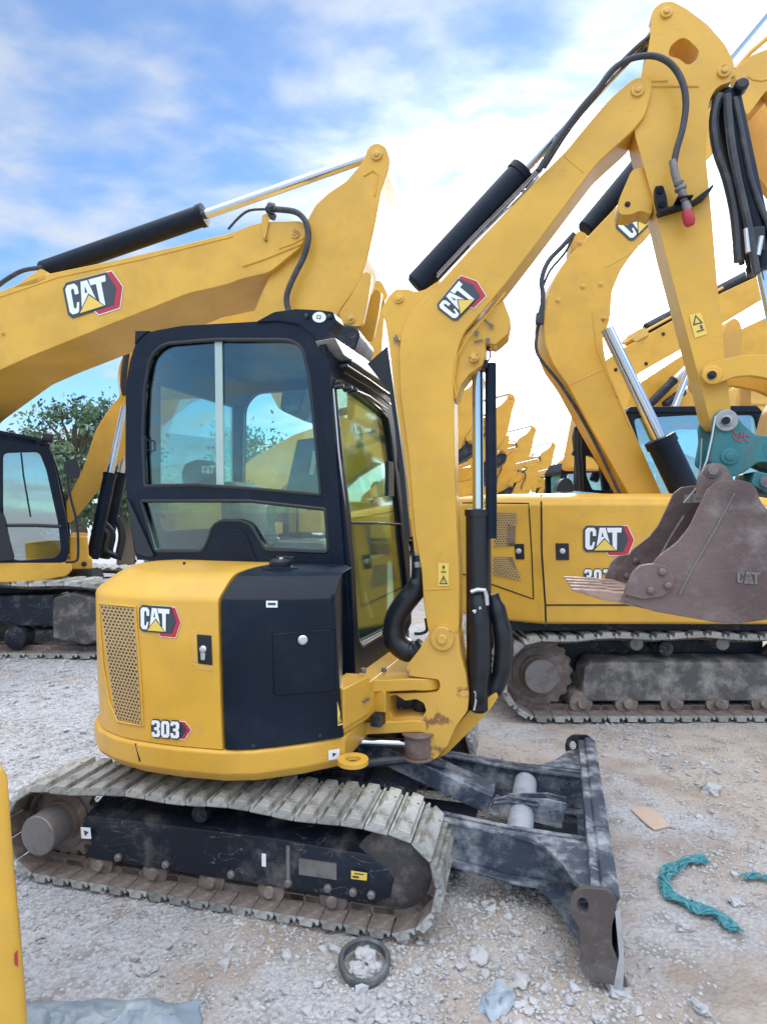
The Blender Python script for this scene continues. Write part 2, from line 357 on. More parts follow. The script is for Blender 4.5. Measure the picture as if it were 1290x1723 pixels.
def number(ds, tail):
    out = []; w = .21 if tail else .27; st = .24 if tail else .34
    if tail: out += [([V(p) for p in ((.55,.08),(.84,.08),(1,.48),(.84,.97),(.55,.97))], [], 0), ([V(p) for p in ((.56,.12),(.83,.12),(.98,.48),(.83,.93),(.56,.93))], [], 1), ([V(p) for p in ((.56,.16),(.76,.16),(.88,.48),(.76,.86),(.56,.86))], [], 2)]
    for i, d in enumerate(ds):
        out.append((offs(dig(D0 if d is not D7 else D7, .02 + i * st, w), .06, 2.4), [], 2))
    for i, d in enumerate(ds):
        out.append((dig(d, .02 + i * st, w), [dig(D0h, .02 + i * st, w)] if d is D0 else [], 0))
    return out
WARN = [([V(p) for p in ((0,0),(1,0),(1,1),(0,1))], [], 3), ([V(p) for p in ((.5,.52),(.9,.92),(.1,.92))], [[V(p) for p in ((.5,.62),(.74,.87),(.26,.87))]], 2), ([V(p) for p in ((.46,.66),(.54,.66),(.52,.84),(.48,.84))], [], 2), ([V(p) for p in ((.4,.12),(.62,.12),(.62,.22),(.52,.24),(.52,.3),(.46,.3),(.46,.24),(.4,.22))], [], 2), ([V(p) for p in ((.3,.36),(.75,.36),(.75,.41),(.3,.41))], [], 2)]
MARK = [WHT, REDM, DRK, LYL]
def decal(name, parent, shapes, surf, quad, mats=None, eps=0.003, de=0.0009):
    mb = MB(); q = [V(p) for p in quad]
    def mp_(p, k):
        a = q[0].lerp(q[1], p.x); b = q[3].lerp(q[2], p.x); c = a.lerp(b, p.y); loc, nrm = surf(c.x, c.y); return loc + nrm * (eps + de * k)
    for k, (poly, holes, mi) in enumerate(shapes):
        P3 = [V((p.x, p.y, 0)) for p in poly]; H3 = [[V((p.x, p.y, 0)) for p in h] for h in holes]
        t, _ = cdt(P3, H3); allp = P3 + [p for h in H3 for p in h]
        mb.add([mp_(p, k) for p in allp], t, mi)
    return build(name, mb, mats or MARK, parent, smooth=False, fix=False)
def surf_plane(F, v): return lambda x, y: (F.px(x, y, v), -F.a)
def surf_bvh(b):
    def f(x, y):
        r = ray(x, y).normalized(); loc, nrm, i, d = b.ray_cast(CAM, r)
        if loc is None: return CAM + r * 3, -r
        return loc, (nrm if nrm.dot(r) < 0 else -nrm)
    return f
def perforated(mb, surf, quad, nx, ny, rad=0.36, mi=0, eps=0.004, keep=None):
    q = [V(p) for p in quad]
    def mp_(x, y):
        a = q[0].lerp(q[1], x); b = q[3].lerp(q[2], x); c = a.lerp(b, y); l, n = surf(c.x, c.y); return l + n * eps
    for j in range(ny):
        for i in range(nx + 1):
            x0 = (i - (0.5 if j % 2 else 0)) / nx; x1 = x0 + 1 / nx; y0 = j / ny; y1 = (j + 1) / ny
            if x1 <= 0.01 or x0 >= 0.99: continue
            cx, cy = (x0 + x1) / 2, (y0 + y1) / 2; full = x0 > -0.01 and x1 < 1.01
            if keep and not keep(cx, cy): continue
            x0c, x1c = max(0, x0), min(1, x1)
            outer = [(x0c, y0), (cx if full else (x0c + x1c) / 2, y0), (x1c, y0), (x1c, cy), (x1c, y1), (cx if full else (x0c + x1c) / 2, y1), (x0c, y1), (x0c, cy)]
            if not full: mb.add([mp_(*p) for p in outer], [tuple(range(8))], mi); continue
            inn = [(cx + rad * (x1 - x0) * math.cos(a), cy + rad * 1.1 * (y1 - y0) * math.sin(a)) for a in [math.radians(225 + 45 * k) for k in range(8)]]
            mb.add([mp_(*p) for p in outer + inn], [(k, (k + 1) % 8, 8 + (k + 1) % 8, 8 + k) for k in range(8)], mi)
def hyd(parent, name, p0, p1, split, rb, rr, bm=None, rm=None, eye=True):
    d = p1 - p0; q = p0 + d * split; n = d.normalized(); mb = MB()
    mb.lathe(p0, n, [(rb * .8, 0), (rb, rb * .25), (rb, (q - p0).length - rb * .6), (rb * 1.1, (q - p0).length - rb * .6), (rb * 1.1, (q - p0).length - .004), (rb * .6, (q - p0).length)], 28)
    b = build(name, mb, bm or NAVY, parent)
    r = MB(); r.cyl(q - n * .01, p1, rr, seg=24); build('piston_rod', r, rm or CHR, b)
    return b
def pin(mb, c, n, r, h, mi=0):   # a boss with a raised centre
    mb.lathe(c, n, [(r, -0.01), (r, h * .5), (r * .93, h * .6), (r * .5, h * .6), (r * .5, h), (r * .4, h * 1.1), (0, h * 1.1)], 28, mi)
# ------------------------------------------------------------------ ground
def ground_h(x, y):
    h = 0.020 * (noise.noise(V((x * .9, y * .9, 0))) + .5 * noise.noise(V((x * 2.6, y * 2.6, 3))))
    h += 0.010 * noise.noise(V((x * 7, y * 7, 9))) + 0.006 * noise.noise(V((x * 17, y * 17, 2)))
    return h - 0.012
def graded(a, b, d, out, g=1.35):
    xs = [a + i * d for i in range(int((b - a) / d) + 1)]; s = d; x = xs[-1]
    while x < out: s *= g; x += s; xs.append(x)
    s = d; x = xs[0]; l = []
    while x > -out: s *= g; x -= s; l.append(x)
    return l[::-1] + xs
GX = graded(-3.0, 3.6, 0.035, 700); GY = graded(1.0, 7.0, 0.035, 700)
GM = mat('gravel_and_dirt', (0.50, 0.49, 0.50), 0.9, var=0.1)
def ground_material():
    t = GM.node_tree; nd = t.nodes; lk = t.links; p = nd['Principled BSDF']; nd2 = [n for n in nd if n.type not in ('BSDF_PRINCIPLED', 'OUTPUT_MATERIAL')]
    for n in nd2: nd.remove(n)
    tc = nd.new('ShaderNodeTexCoord')
    def noi(s, d=6, r=.6, off=0):
        m = nd.new('ShaderNodeMapping'); m.inputs['Location'].default_value = (off, off * 2, off); lk.new(tc.outputs['Object'], m.inputs[0])
        n = nd.new('ShaderNodeTexNoise'); n.inputs['Scale'].default_value = s; n.inputs['Detail'].default_value = d; n.inputs['Roughness'].default_value = r; lk.new(m.outputs[0], n.inputs['Vector']); return n.outputs[0]
    def ramp(f, a, b):
        r = nd.new('ShaderNodeMapRange'); r.interpolation_type = 'SMOOTHSTEP'; lk.new(f, r.inputs[0]); r.inputs[1].default_value = a; r.inputs[2].default_value = b; return r.outputs[0]
    def mix(f, a, b):
        x = nd.new('ShaderNodeMix'); x.data_type = 'RGBA'; lk.new(f, x.inputs['Factor'])
        for s, q in (('A', a), ('B', b)):
            if isinstance(q, tuple): x.inputs[s].default_value = (*q, 1)
            else: lk.new(q, x.inputs[s])
        return x.outputs['Result']
    soil = mix(ramp(noi(3.1, 6, .6, 4), .35, .65), (0.33, 0.265, 0.215), (0.47, 0.41, 0.36))
    chalk = mix(ramp(noi(60, 4, .7), .35, .65), (0.34, 0.34, 0.36), (0.54, 0.54, 0.56))
    sp = nd.new('ShaderNodeSeparateXYZ'); lk.new(tc.outputs['Object'], sp.inputs[0])
    bx = nd.new('ShaderNodeMapRange'); lk.new(sp.outputs[0], bx.inputs[0]); bx.inputs[1].default_value = -1.2; bx.inputs[2].default_value = 1.6; bx.inputs[3].default_value = 0.10; bx.inputs[4].default_value = -0.07
    a = nd.new('ShaderNodeMath'); a.operation = 'ADD'; lk.new(noi(1.0, 7, .62), a.inputs[0]); lk.new(bx.outputs[0], a.inputs[1])
    col = mix(ramp(a.outputs[0], .43, .60), soil, chalk)
    v = nd.new('ShaderNodeTexVoronoi'); v.inputs['Scale'].default_value = 55; lk.new(tc.outputs['Object'], v.inputs['Vector'])
    g = mix(ramp(v.outputs['Distance'], .15, .5), (0.62, 0.62, 0.63), (0.24, 0.22, 0.21))
    peb = ramp(noi(9, 5, .7, 7), .50, .62); f = nd.new('ShaderNodeMath'); f.operation = 'MULTIPLY'; lk.new(peb, f.inputs[0]); f.inputs[1].default_value = .75
    col = mix(f.outputs[0], col, g); lk.new(col, p.inputs['Base Color']); p.inputs['Roughness'].default_value = .92
    b = nd.new('ShaderNodeBump'); b.inputs['Strength'].default_value = .7; b.inputs['Distance'].default_value = .012
    s2 = nd.new('ShaderNodeMath'); s2.operation = 'SUBTRACT'; lk.new(noi(45, 8, .75), s2.inputs[0]); lk.new(v.outputs['Distance'], s2.inputs[1])
    lk.new(s2.outputs[0], b.inputs['Height']); lk.new(b.outputs[0], p.inputs['Normal'])
ground_material()
g = MB(); nx, ny = len(GX), len(GY)
for y in GY:
    for x in GX:
        e = max(0, 1 - max(0, abs(x) - 6) / 10) * max(0, 1 - max(0, abs(y) - 9) / 10); g.v.append(V((x, y, ground_h(x, y) * e)))
g.f = [(j * nx + i, j * nx + i + 1, (j + 1) * nx + i + 1, (j + 1) * nx + i) for j in range(ny - 1) for i in range(nx - 1)]; g.m = [0] * len(g.f)
tag(build('ground', g, GM, smooth=True, ang=80, fix=False), None, None, kind='structure')
# loose stones
STN = mat('pale_stone', (0.47, 0.47, 0.48), 0.85, dirt=(0.36, 0.28, 0.24), dirt_amt=.8, dirt_scale=1.5, var=.12, bump=.4, bscale=60)
STB = mat('blue_grey_stone', (0.30, 0.36, 0.42), 0.8, dirt=(0.55, 0.55, 0.56), dirt_amt=.6, dirt_scale=14, var=.1, bump=.4)
def ico(sub):
    b = bmesh.new(); bmesh.ops.create_icosphere(b, subdivisions=sub, radius=1); v = [x.co.copy() for x in b.verts]; f = [tuple(y.index for y in x.verts) for x in b.faces]; b.free(); return v, f
I1, I2 = ico(1), ico(3)
def stone(mb, c, r, base, sq=.6, rough=.45, seed=0):
    vs, fs = base; rz = Matrix.Rotation(random.random() * 6.28, 3, 'Z') @ Matrix.Rotation(random.uniform(-.4, .4), 3, 'X'); sx = random.uniform(.75, 1.3)
    o = V((seed * 3.7, seed * 1.3, seed))
    mb.add([c + rz @ (V((v.x * sx, v.y, v.z * sq)) * r * (1 + rough * noise.noise(v * 1.3 + o) + rough * .4 * noise.noise(v * 3.1 + o))) for v in vs], fs)
gr = MB()
for i in range(56000):
    t = random.random() ** 1.25; Y = 1.45 + t * 6.5; X = random.uniform(-.72, .72) * Y + random.uniform(-.1, .1)
    dn = noise.noise(V((X * 1.3, Y * 1.3, 5))) - .16 * X
    if dn < random.uniform(-.45, .25): continue
    r = (.0028 + .0045 * random.random() ** 2 + (.013 * random.random() ** 3 if random.random() < .10 else 0)) * (1 + .12 * Y)
    stone(gr, V((X, Y, ground_h(X, Y) + r * .25)), r, I1 if r < .02 else I1, random.uniform(.5, .9), .7, i)
tag(build('gravel', gr, STN, smooth=False, fix=False), 'loose pale gravel scattered over the yard ground', 'gravel', kind='stuff')
# ------------------------------------------------------------------ shared builders for machines
def shoe_mesh(w, pitch, k=1.0, name='track_shoe'):
    h = pitch * .485; mb = MB()
    prof = [(-h, -.004 * k), (-h, .006 * k), (-h * .84, .007 * k), (-h * .74, .027 * k), (h * .30, .028 * k), (h * .40, .008 * k), (h * .62, .007 * k), (h * .70, .018 * k), (h * .88, .018 * k), (h * .96, .003 * k), (h * .96, -.004 * k)]
    mb.prism([V((x, -w / 2, z)) for x, z in prof], V((0, w, 0)), 0)
    mb.box(V((0, 0, -.0055 * k)), V((h * .95, 0, 0)), V((0, w * .495, 0)), V((0, 0, .002 * k)), 1)
    for s in (-1, 1):
        mb.box(V((0, s * w * .17, -.020 * k)), V((pitch * .46, 0, 0)), V((0, w * .05, 0)), V((0, 0, .015 * k)), 1)
        for q in (-.2, .25):
            mb.cyl(V((pitch * q, s * w * .33, -.006 * k)), V((pitch * q, s * w * .33, .001)), .007 * k, seg=6, mi=1)
            mb.cyl(V((pitch * q - .1 * h, s * w * .25, .026 * k)), V((pitch * q - .1 * h, s * w * .25, .0295 * k)), .006 * k, seg=6, mi=1)
    me = bpy.data.meshes.new(name); me.from_pydata([tuple(p) for p in mb.v], [], mb.f); me.materials.append(SHOE); me.materials.append(SHOEB); me.polygons.foreach_set('material_index', mb.m)
    b = bmesh.new(); b.from_mesh(me); bmesh.ops.recalc_face_normals(b, faces=b.faces); b.to_mesh(me); b.free()
    return me
def crawler(parent, F, ua, ub, R, topz, v0, v1, pitch, k=1.0, shoes=True, th=.028):
    """one endless track between lateral offsets v0 and v1; outer face of the bottom run on z=0"""
    r = R - th * k; pts = []
    for i in range(41): pts.append(V((ua + (ub - ua) * i / 40, th * k)))
    for i in range(1, 20):
        a = -math.pi / 2 + math.pi * i / 20; pts.append(V((ub + r * math.cos(a), R + r * math.sin(a))))
    for i in range(41):
        t = i / 40; z = R + r + (topz - 2 * R) * math.sin(math.pi * t) ** .8 + (.006 * k * math.sin(t * 19)); pts.append(V((ub + (ua - ub) * t, z)))
    for i in range(1, 20):
        a = math.pi / 2 + math.pi * i / 20; pts.append(V((ua + r * math.cos(a), R + r * math.sin(a))))
    n = len(pts); seg = [(pts[(i + 1) % n] - pts[i]).length for i in range(n)]; tot = sum(seg); cnt = round(tot / pitch); vm, w = (v0 + v1) / 2, v1 - v0
    mb = MB()
    if shoes:
        cen = V((0, 0)); 
    for s in (-1, 1):
        a = [F.p(p.x, vm + s * w * .17 - w * .05, p.y) for p in pts]; b = [F.p(p.x, vm + s * w * .17 + w * .05, p.y) for p in pts]
        inn = []
        for i in range(n):
            t = (pts[(i + 1) % n] - pts[i - 1]).normalized(); q = pts[i] + V((-t.y, t.x)) * .03 * k; inn.append(q)
        c = [F.p(p.x, vm + s * w * .17 - w * .05, p.y) for p in inn]; d = [F.p(p.x, vm + s * w * .17 + w * .05, p.y) for p in inn]
        mb.loft([a, b, d, c, a], 0, cap=False)
    if not shoes:
        zz = []
        for i in range(n):
            t = (pts[(i + 1) % n] - pts[i - 1]).normalized(); zz.append(pts[i] - V((-t.y, t.x)) * (th * k if i % 2 else th * k * .3))
        mb.loft([[F.p(p.x, v0, p.y) for p in pts], [F.p(p.x, v1, p.y) for p in pts], [F.p(p.x, v1, p.y) for p in zz], [F.p(p.x, v0, p.y) for p in zz], [F.p(p.x, v0, p.y) for p in pts]], 1, cap=False)
    tr = build('crawler_track', mb, [SHOEB, SHOE], parent, smooth=False)
    if shoes:
        me = shoe_mesh(w, tot / cnt, k); off = OFF[parent.name]; acc = 0; i = 0
        for j in range(cnt):
            dd = tot * j / cnt
            while acc + seg[i] < dd: acc += seg[i]; i += 1
            p = pts[i].lerp(pts[(i + 1) % n], (dd - acc) / seg[i]); t = (pts[(i + 2) % n] - pts[i - 1]).normalized(); o_ = V((t.y, -t.x))
            X = F.f * t.x + V((0, 0, t.y)); Z = F.f * o_.x + V((0, 0, o_.y)); Y = Z.cross(X)
            o = bpy.data.objects.new('track_shoe', me); COL.objects.link(o); o.parent = tr
            o.matrix_local = Matrix.Translation(F.p(p.x, vm, p.y) - off) @ Matrix((X, Y, Z)).transposed().to_4x4() @ Matrix.Rotation(random.uniform(-.02, .02), 4, 'Y')
    return tr
def running_gear(parent, F, ua, ub, R, v0, v1, k=1.0, flip=1, hub=True):
    """sprocket at ua, idler at ub, rollers between; flip=1: outer face at v0"""
    w = v1 - v0; vo = v0 if flip > 0 else v1; vm = (v0 + v1) / 2; a = F.a * flip; c = F.p(ua, vm, R); mb = MB()
    T = 19; r0, r1 = R * (.72 if hub else .80), R * .86; prof = []
    for i in range(T * 4):
        q = 6.28318 * i / (T * 4); rr = r1 if i % 4 in (0, 1) else r0; prof.append(c - a * w * .06 + F.f * math.cos(q) * rr + V((0, 0, math.sin(q) * rr)))
    mb.prism(prof, a * w * .12)
    mb.lathe(c + a * w * .1, -a, [(R * .62, 0), (R * .60, w * .18), (R * .46, w * .22), (R * .42, w * .30)], 32)
    sp = build('drive_sprocket', mb, SHOEB, parent)
    h = MB(); h.lathe(c, -a, [(R * .40, 0), (R * .40, w * (.56 if hub else .34)), (R * .385, w * (.575 if hub else .36)), (R * .2, w * (.575 if hub else .36))], 32); build('motor_hub', h, STEEL, sp)
    c = F.p(ub, vm, R); mb = MB(); mb.lathe(c + a * w * .25, -a, [(R * .3, 0), (R * .74, .01), (R * .74, w * .14), (R * .62, w * .17), (R * .62, w * .36), (R * .72, w * .38), (R * .74, w * .46), (R * .55, w * .54), (R * .2, w * .55)], 32)
    build('idler_wheel', mb, GRIME, parent)
    n = 5
    for i in range(n):
        mb = MB(); u = ua + (ub - ua) * (i + .9) / (n + .8); mb.lathe(F.p(u, vm + w * .26 * flip, R * .34), -a, [(R * .2, 0), (R * .27, .01), (R * .27, w * .52), (R * .12, w * .54), (R * .1, w * .6)], 20)
        build('track_roller', mb, SHOEB, parent)
    mb = MB(); mb.lathe(F.p((ua + ub) / 2 - .05, vm + w * .1 * flip, R * 1.62), -a, [(R * .17, 0), (R * .17, w * .38), (R * .1, w * .4)], 20); build('carrier_roller', mb, UND, parent)
# ================================================================== the mini excavator in front
H = Frame(-.5, 3.14, 18)
TF = Frame(.03, 2.213, 13.4)          # u along the near track, v=0 its outer edge
BF = Frame(.245, 2.88, 12.5)          # boom plane
R3 = thing('mini_excavator', H.p(0, 0, 0), 'yellow and black mini excavator marked 303 in the foreground, dozer blade lowered and arm raised', 'mini excavator')
for (v0, v1, fl) in ((0, .30, 1), (1.25, 1.55, -1)):
    crawler(R3, TF, -1.50, -.015, .205, .435, v0, v1, .0905)
    running_gear(R3, TF, -1.50, -.015, .205, v0, v1, flip=fl)
    o_ = v0 if fl > 0 else v1
    f_ = MB()
    def q(u, w, z): return TF.p(u, o_ + w * fl, z)
    f_.loft([[q(-1.335, w, zb), q(-1.30, w, z1), q(-1.34, w, z2), q(-1.345, w, z3 - .02), q(-1.31, w, z3), q(-.42, w, z3 + .003), q(-.40, w, z3), q(-.10, w, z3 - .01), q(-.03, w, z3 - .05), q(-.005, w, .19), q(-.02, w, .12), q(-.10, w, .085), q(-.4, w, zb - .005)] for (w, zb, z1, z2, z3) in ((.055, .100, .16, .20, .265), (.06, .095, .16, .2, .275), (.20, .095, .16, .2, .325))])
    tfm = build('track_frame', f_, UND, R3, bevel=.006)
    f_ = MB()
    for u in (-1.17, -.95, -.66, -.42, -.26, -.16, -.09): f_.lathe(q(u, .057, .12 + (.0 if u < -.4 else .002)), -TF.a * fl, [(.016, 0), (.016, .012), (.009, .02)], 8)
    f_.box(q(-.30, .053, .19), TF.f * .075, TF.a * .005, V((0, 0, .03)))
    f_.box(q(-.42, .054, .185), TF.f * .007, TF.a * .006, V((0, 0, .078)))
    build('frame_bolts_and_covers', f_, STEEL, tfm)
tfn = [o for o in R3.children if o.name.startswith('track_frame')][0]
sT = surf_plane(TF, .04)
decal('sticker', tfn, [([V(p) for p in ((0,0),(1,0),(1,1),(0,1))], [], 0), ([V(p) for p in ((.3,.25),(.8,.4),(.4,.8))], [], 2)], sT, [(137,1391),(153,1392),(155,1411),(138,1410)])
decal('sticker', tfn, [([V(p) for p in ((0,0),(1,0),(1,1),(0,1))], [], 0)], sT, [(441,1435),(448,1436),(448,1458),(441,1457)])
decal('warning_sticker', tfn, WARN[:1] + [([V(p) for p in ((.2,.2),(.8,.2),(.8,.35),(.2,.35))], [], 2), ([V(p) for p in ((.1,.55),(.5,.55),(.5,.8),(.1,.8))], [], 2)], sT, [(591,1464),(618,1468),(617,1481),(591,1478)])
# carbody between the tracks
mb = MB(); F_ = TF
mb.fbox(F_, -1.15, -.25, .27, 1.28, .17, .36); mb.cyl(F_.p(-.68, .775, .3), F_.p(-.68, .775, .56), .38, seg=40)
mb.fbox(F_, -.4, -.05, .5, 1.05, .18, .33)
build('carbody', mb, UND, R3, bevel=.01)
mb = MB(); mb.tube([F_.p(-.75, .35, .44), F_.p(-.3, .45, .43), F_.p(-.02, .6, .42), F_.p(.1, .65, .38)], .02, 10, sm=5); build('blade_hose', mb, RUB, R3)
# ---- dozer blade
DF = Frame(.687, 1.994, 15.9)         # u forward, v along the blade from its near end
def arc_arm(v):
    m_ = MB(); w = .075
    top = [(-.95, .30), (-.62, .298), (-.30, .275), (.02, .27)]; bot = [(.02, .10), (-.30, .10), (-.62, .14), (-.95, .17)]
    m_.prism([DF.p(u, v - .012, z) for u, z in top + bot], DF.a * .024)
    m_.prism([DF.p(u, v - w / 2, z) for u, z in top] + [DF.p(u, v - w / 2, z - .014) for u, z in top[::-1]], DF.a * w)
    m_.prism([DF.p(u, v - w / 2 - .02, z) for u, z in bot] + [DF.p(u, v - w / 2 - .02, z - .014) for u, z in bot[::-1]], DF.a * (w + .02))
    return m_
bl = MB()
prof = [(u + .03, z) for u, z in [(.050, .30), (.03, .315), (0, .315), (-.012, .30), (-.012, .255), (-.005, .20), (-.012, .10), (.0, .03), (.02, .005), (.045, 0), (.050, .004), (.03, .05), (.012, .12), (.015, .20), (.035, .27)]]
bl.prism([DF.p(u, .01, z) for u, z in prof], DF.a * 1.42, mi=0)
BL = build('dozer_blade', bl, BLADE, R3, bevel=.004)
m_ = MB(); m_.fbox(DF, -.010, .022, .02, 1.40, .235, .31); m_.fbox(DF, -.03, .018, .02, 1.42, .03, .09); build('blade_stiffener', m_, BLADE, BL, bevel=.008)
plate = [(961,1507),(978,1494),(1022,1497),(1037,1512),(1037,1530),(1029,1558),(1029,1592),(1047,1637),(1058,1664),(1032,1657),(995,1652),(976,1632),(974,1562),(966,1550),(957,1531)]
pl0 = [DF.px(x, y, 0) for x, y in plate]; pl0 = [V((p.x, p.y, p.z + .0)) for p in pl0]
hc = DF.px(980, 1524, 0)
hole = [hc + DF.f * math.cos(t) * .018 + V((0, 0, math.sin(t) * .026)) for t in [6.283 * i / 14 for i in range(14)]]
for dv in (0.0, 1.425):
    m_ = MB(); d_ = DF.a * dv; lift = V((0, 0, .0))
    m_.prism([p + d_ + lift for p in fil(pl0, .012, 2)], DF.a * .018, holes=[[p + d_ + lift for p in hole]]); build('end_plate', m_, mat('dark_brown_plate', (.085, .066, .062), .5, dirt=(.17, .15, .145), dirt_amt=.6, dirt_scale=6, bump=.3, scratch=.3) if dv == 0 else UND, BL, bevel=.002)
m_ = MB(); m_.prism([DF.p(u, -.001, z) for u, z in ((.062, .26), (.075, .12), (.055, .0), (.07, -.0), (.085, .0), (.09, .1), (.078, .26))], DF.a * 1.44); build('cutting_edge', m_, mat('worn_bright_edge', (.50, .50, .52), .4, metal=.3, dirt=(.2, .18, .17), dirt_amt=.5, dirt_scale=10), BL)
for v in (.40, 1.04): build('push_arm', arc_arm(v), BLADE, R3, bevel=.004)
for v, s in ((.365, -1), (1.075, 1)):
    m_ = MB(); z = .262
    pts = [DF.p(-.30, v, z), DF.p(.02, v, z)] + [DF.p(.02, v + s * .34, z - .01)] + [DF.p(-.03 - .22 * t, v + s * .34 * (1 - t) ** 2.0, z - .005) for t in (.15, .3, .5, .7, .9)]
    m_.prism(pts, V((0, 0, .014))); m_.prism([p - V((0, 0, .17)) for p in pts], V((0, 0, .014))); build('gusset', m_, BLADE, R3)
m_ = MB(); m_.cyl(DF.p(-.27, .43, .205), DF.p(-.27, 1.01, .205), .055, seg=28); build('cross_tube', m_, mat('dust_caked_steel', (.36, .38, .42), .8, dirt=(.1, .12, .16), dirt_amt=.5, bump=.4), R3)
m_ = MB()
for s in (-1, 1):
    pts = [DF.p(-.36 + .03 * s, .7 + s * .03, .265), DF.p(-.34, .7 + s * .03, .20), DF.p(-.1, .7 + s * .03, .17), DF.p(-.08, .7 + s * .03, .28), DF.p(-.16, .7 + s * .03, .29)]
    m_.prism(pts, DF.a * .012)
m_.tube([DF.p(-.395, .66, .262), DF.p(-.33, .665, .285), DF.p(-.2, .665, .28)], .006, 8); m_.tube([DF.p(-.395, .66, .25), DF.p(-.33, .665, .262), DF.p(-.2, .665, .262)], .006, 8)
m_.cyl(DF.p(-.385, .65, .22), DF.p(-.385, .77, .22), .02, seg=14)
build('cylinder_bracket', m_, BLADE, R3)
m_ = MB(); q0, q1 = DF.p(-1.02, .71, .455), DF.p(-.405, .71, .245); dd = (q1 - q0).normalized(); up = dd.cross(DF.a).normalized()
if up.z < 0: up = -up
for s in ((q0 + q1) / 2,): m_.box(s, dd * (q1 - q0).length / 2, DF.a * .07, up * .045)
build('blade_cylinder', m_, BLADE, R3, bevel=.008)
m_ = MB(); m_.fbox(DF, -.9, -.5, .44, 1.0, .05, .07); m_.fbox(DF, -.33, -.02, .44, 1.0, .07, .085); build('floor_plate', m_, UND, R3)
# ---- house
def hoodloops(near, top, c=V((-.25, -.2)), fixed=()):
    def tr_(L, k): return [V((p[0], p[1])) + (V((0, (c.y - p[1]) * k)) if i in fixed else (c - V((p[0], p[1]))) * k) for i, p in enumerate(L)]
    loops = []
    for z, t, k in ((.637, 0, 0), (.80, .35, -.004), (1.0, .7, -.004), (1.19, 1, 0), (1.205, 1, .008), (1.218, 1, .03), (1.27, 1, .155), (1.288, 1, .21), (1.297, 1, .27), (1.304, 1, .40), (1.309, 1, .55)):
        base = [(n_[0] * (1 - t) + m__[0] * t, n_[1] * (1 - t) + m__[1] * t) for n_, m__ in zip(near, top)]
        loops.append([H.p(p.x, p.y, z) for p in tr_(base, k)])
    return loops
Y0 = [(.130,-.785),(-.05,-.805),(-.236,-.806),(-.36,-.785),(-.48,-.735),(-.585,-.64),(-.67,-.52),(-.745,-.37),(-.79,-.2),(-.80,0),(-.78,.25),(-.70,.5),(-.53,.7),(-.25,.78),(-.25,-.21),(.130,-.21)]
Y1 = [(.075,-.73),(-.08,-.765),(-.25,-.78),(-.38,-.765),(-.50,-.725),(-.605,-.645),(-.69,-.53),(-.765,-.38),(-.81,-.2),(-.82,0),(-.80,.25),(-.72,.5),(-.54,.7),(-.25,.78),(-.25,-.21),(.075,-.21)]
hood = MB()
hl = hoodloops(Y0, Y1, fixed=(0, 14, 15))
hl = [spline(l[1:14], 4, False) for l in hl]; full = hoodloops(Y0, Y1, fixed=(0, 14, 15))
hood.loft([[f_[0]] + h_ + [f_[14], f_[15]] for f_, h_ in zip(full, hl)])
HOOD = build('engine_hood', hood, YEL, R3, smooth=True, ang=40)
HB = hood.bvh(); SH = surf_bvh(HB)
B0 = [(.142,-.783),(.19,-.770),(.25,-.742),(.32,-.695),(.40,-.632),(.46,-.580),(.516,-.530),(.524,-.515),(.40,-.21),(.142,-.21)]; B1 = [(.087,-.727),(.15,-.718),(.22,-.700),(.30,-.672),(.38,-.638),(.44,-.605),(.49,-.570),(.498,-.55),(.40,-.21),(.087,-.21)]
tank = MB(); tank.loft(hoodloops(B0, B1, c=V((.3, -.2)), fixed=(0, 7, 8, 9)))
TANK = build('tank_cover', tank, NAVY, R3, bevel=.012, ang=14, seg=3); TB = tank.bvh(); ST = surf_bvh(TB)
# skirt
def ring(k, z): return [H.p(p.x, p.y, z) for p in [V((a, b)) * k for a, b in [(.523,-.50),(.40,-.63),(.25,-.745),(.13,-.79),(-.05,-.812),(-.236,-.815),(-.38,-.79),(-.50,-.74),(-.60,-.655),(-.685,-.53),(-.755,-.38),(-.80,-.2),(-.812,0),(-.79,.25),(-.71,.5),(-.53,.7),(-.25,.79),(.2,.77),(.5,.55)]]]
sk = MB(); sk.loft([ring(.95, .50), ring(.985, .528), ring(1.0, .545), ring(1.003, .622), ring(.99, .634)])
SK = build('counterweight_skirt', sk, YEL, R3, bevel=.006, ang=25)
sb = surf_bvh(sk.bvh())
m_ = MB()
for (x0, y0, x1, y1) in ((229, 1251, 236, 1281),):
    a = [sb(x0, y0), sb(x1, y1)]; a = [p + n * .001 for p, n in a]; m_.tube([a[0].lerp(a[1], t) for t in (0, .5, 1)], .0035, 6)
build('panel_gap', m_, HOLE, SK)
decal('sticker', SK, [([V(p) for p in ((0,0),(1,0),(1,1),(0,1))], [], 0), ([V(p) for p in ((.35,.3),(.75,.45),(.4,.75))], [], 2)], sb, [(552,1262),(571,1259),(570,1276),(552,1279)])
m_ = MB(); c0 = H.p(.575, -.545, .545); outr = [c0 + V((math.cos(t) * .062, math.sin(t) * .062, 0)) for t in [6.283 * i / 28 for i in range(28)]]; inr = [c0 + V((math.cos(t) * .03, math.sin(t) * .03, 0)) for t in [6.283 * i / 20 for i in range(20)]]
m_.prism(outr, V((0, 0, .022)), holes=[inr]); build('tie_down_ring', m_, YEL, SK, bevel=.003)
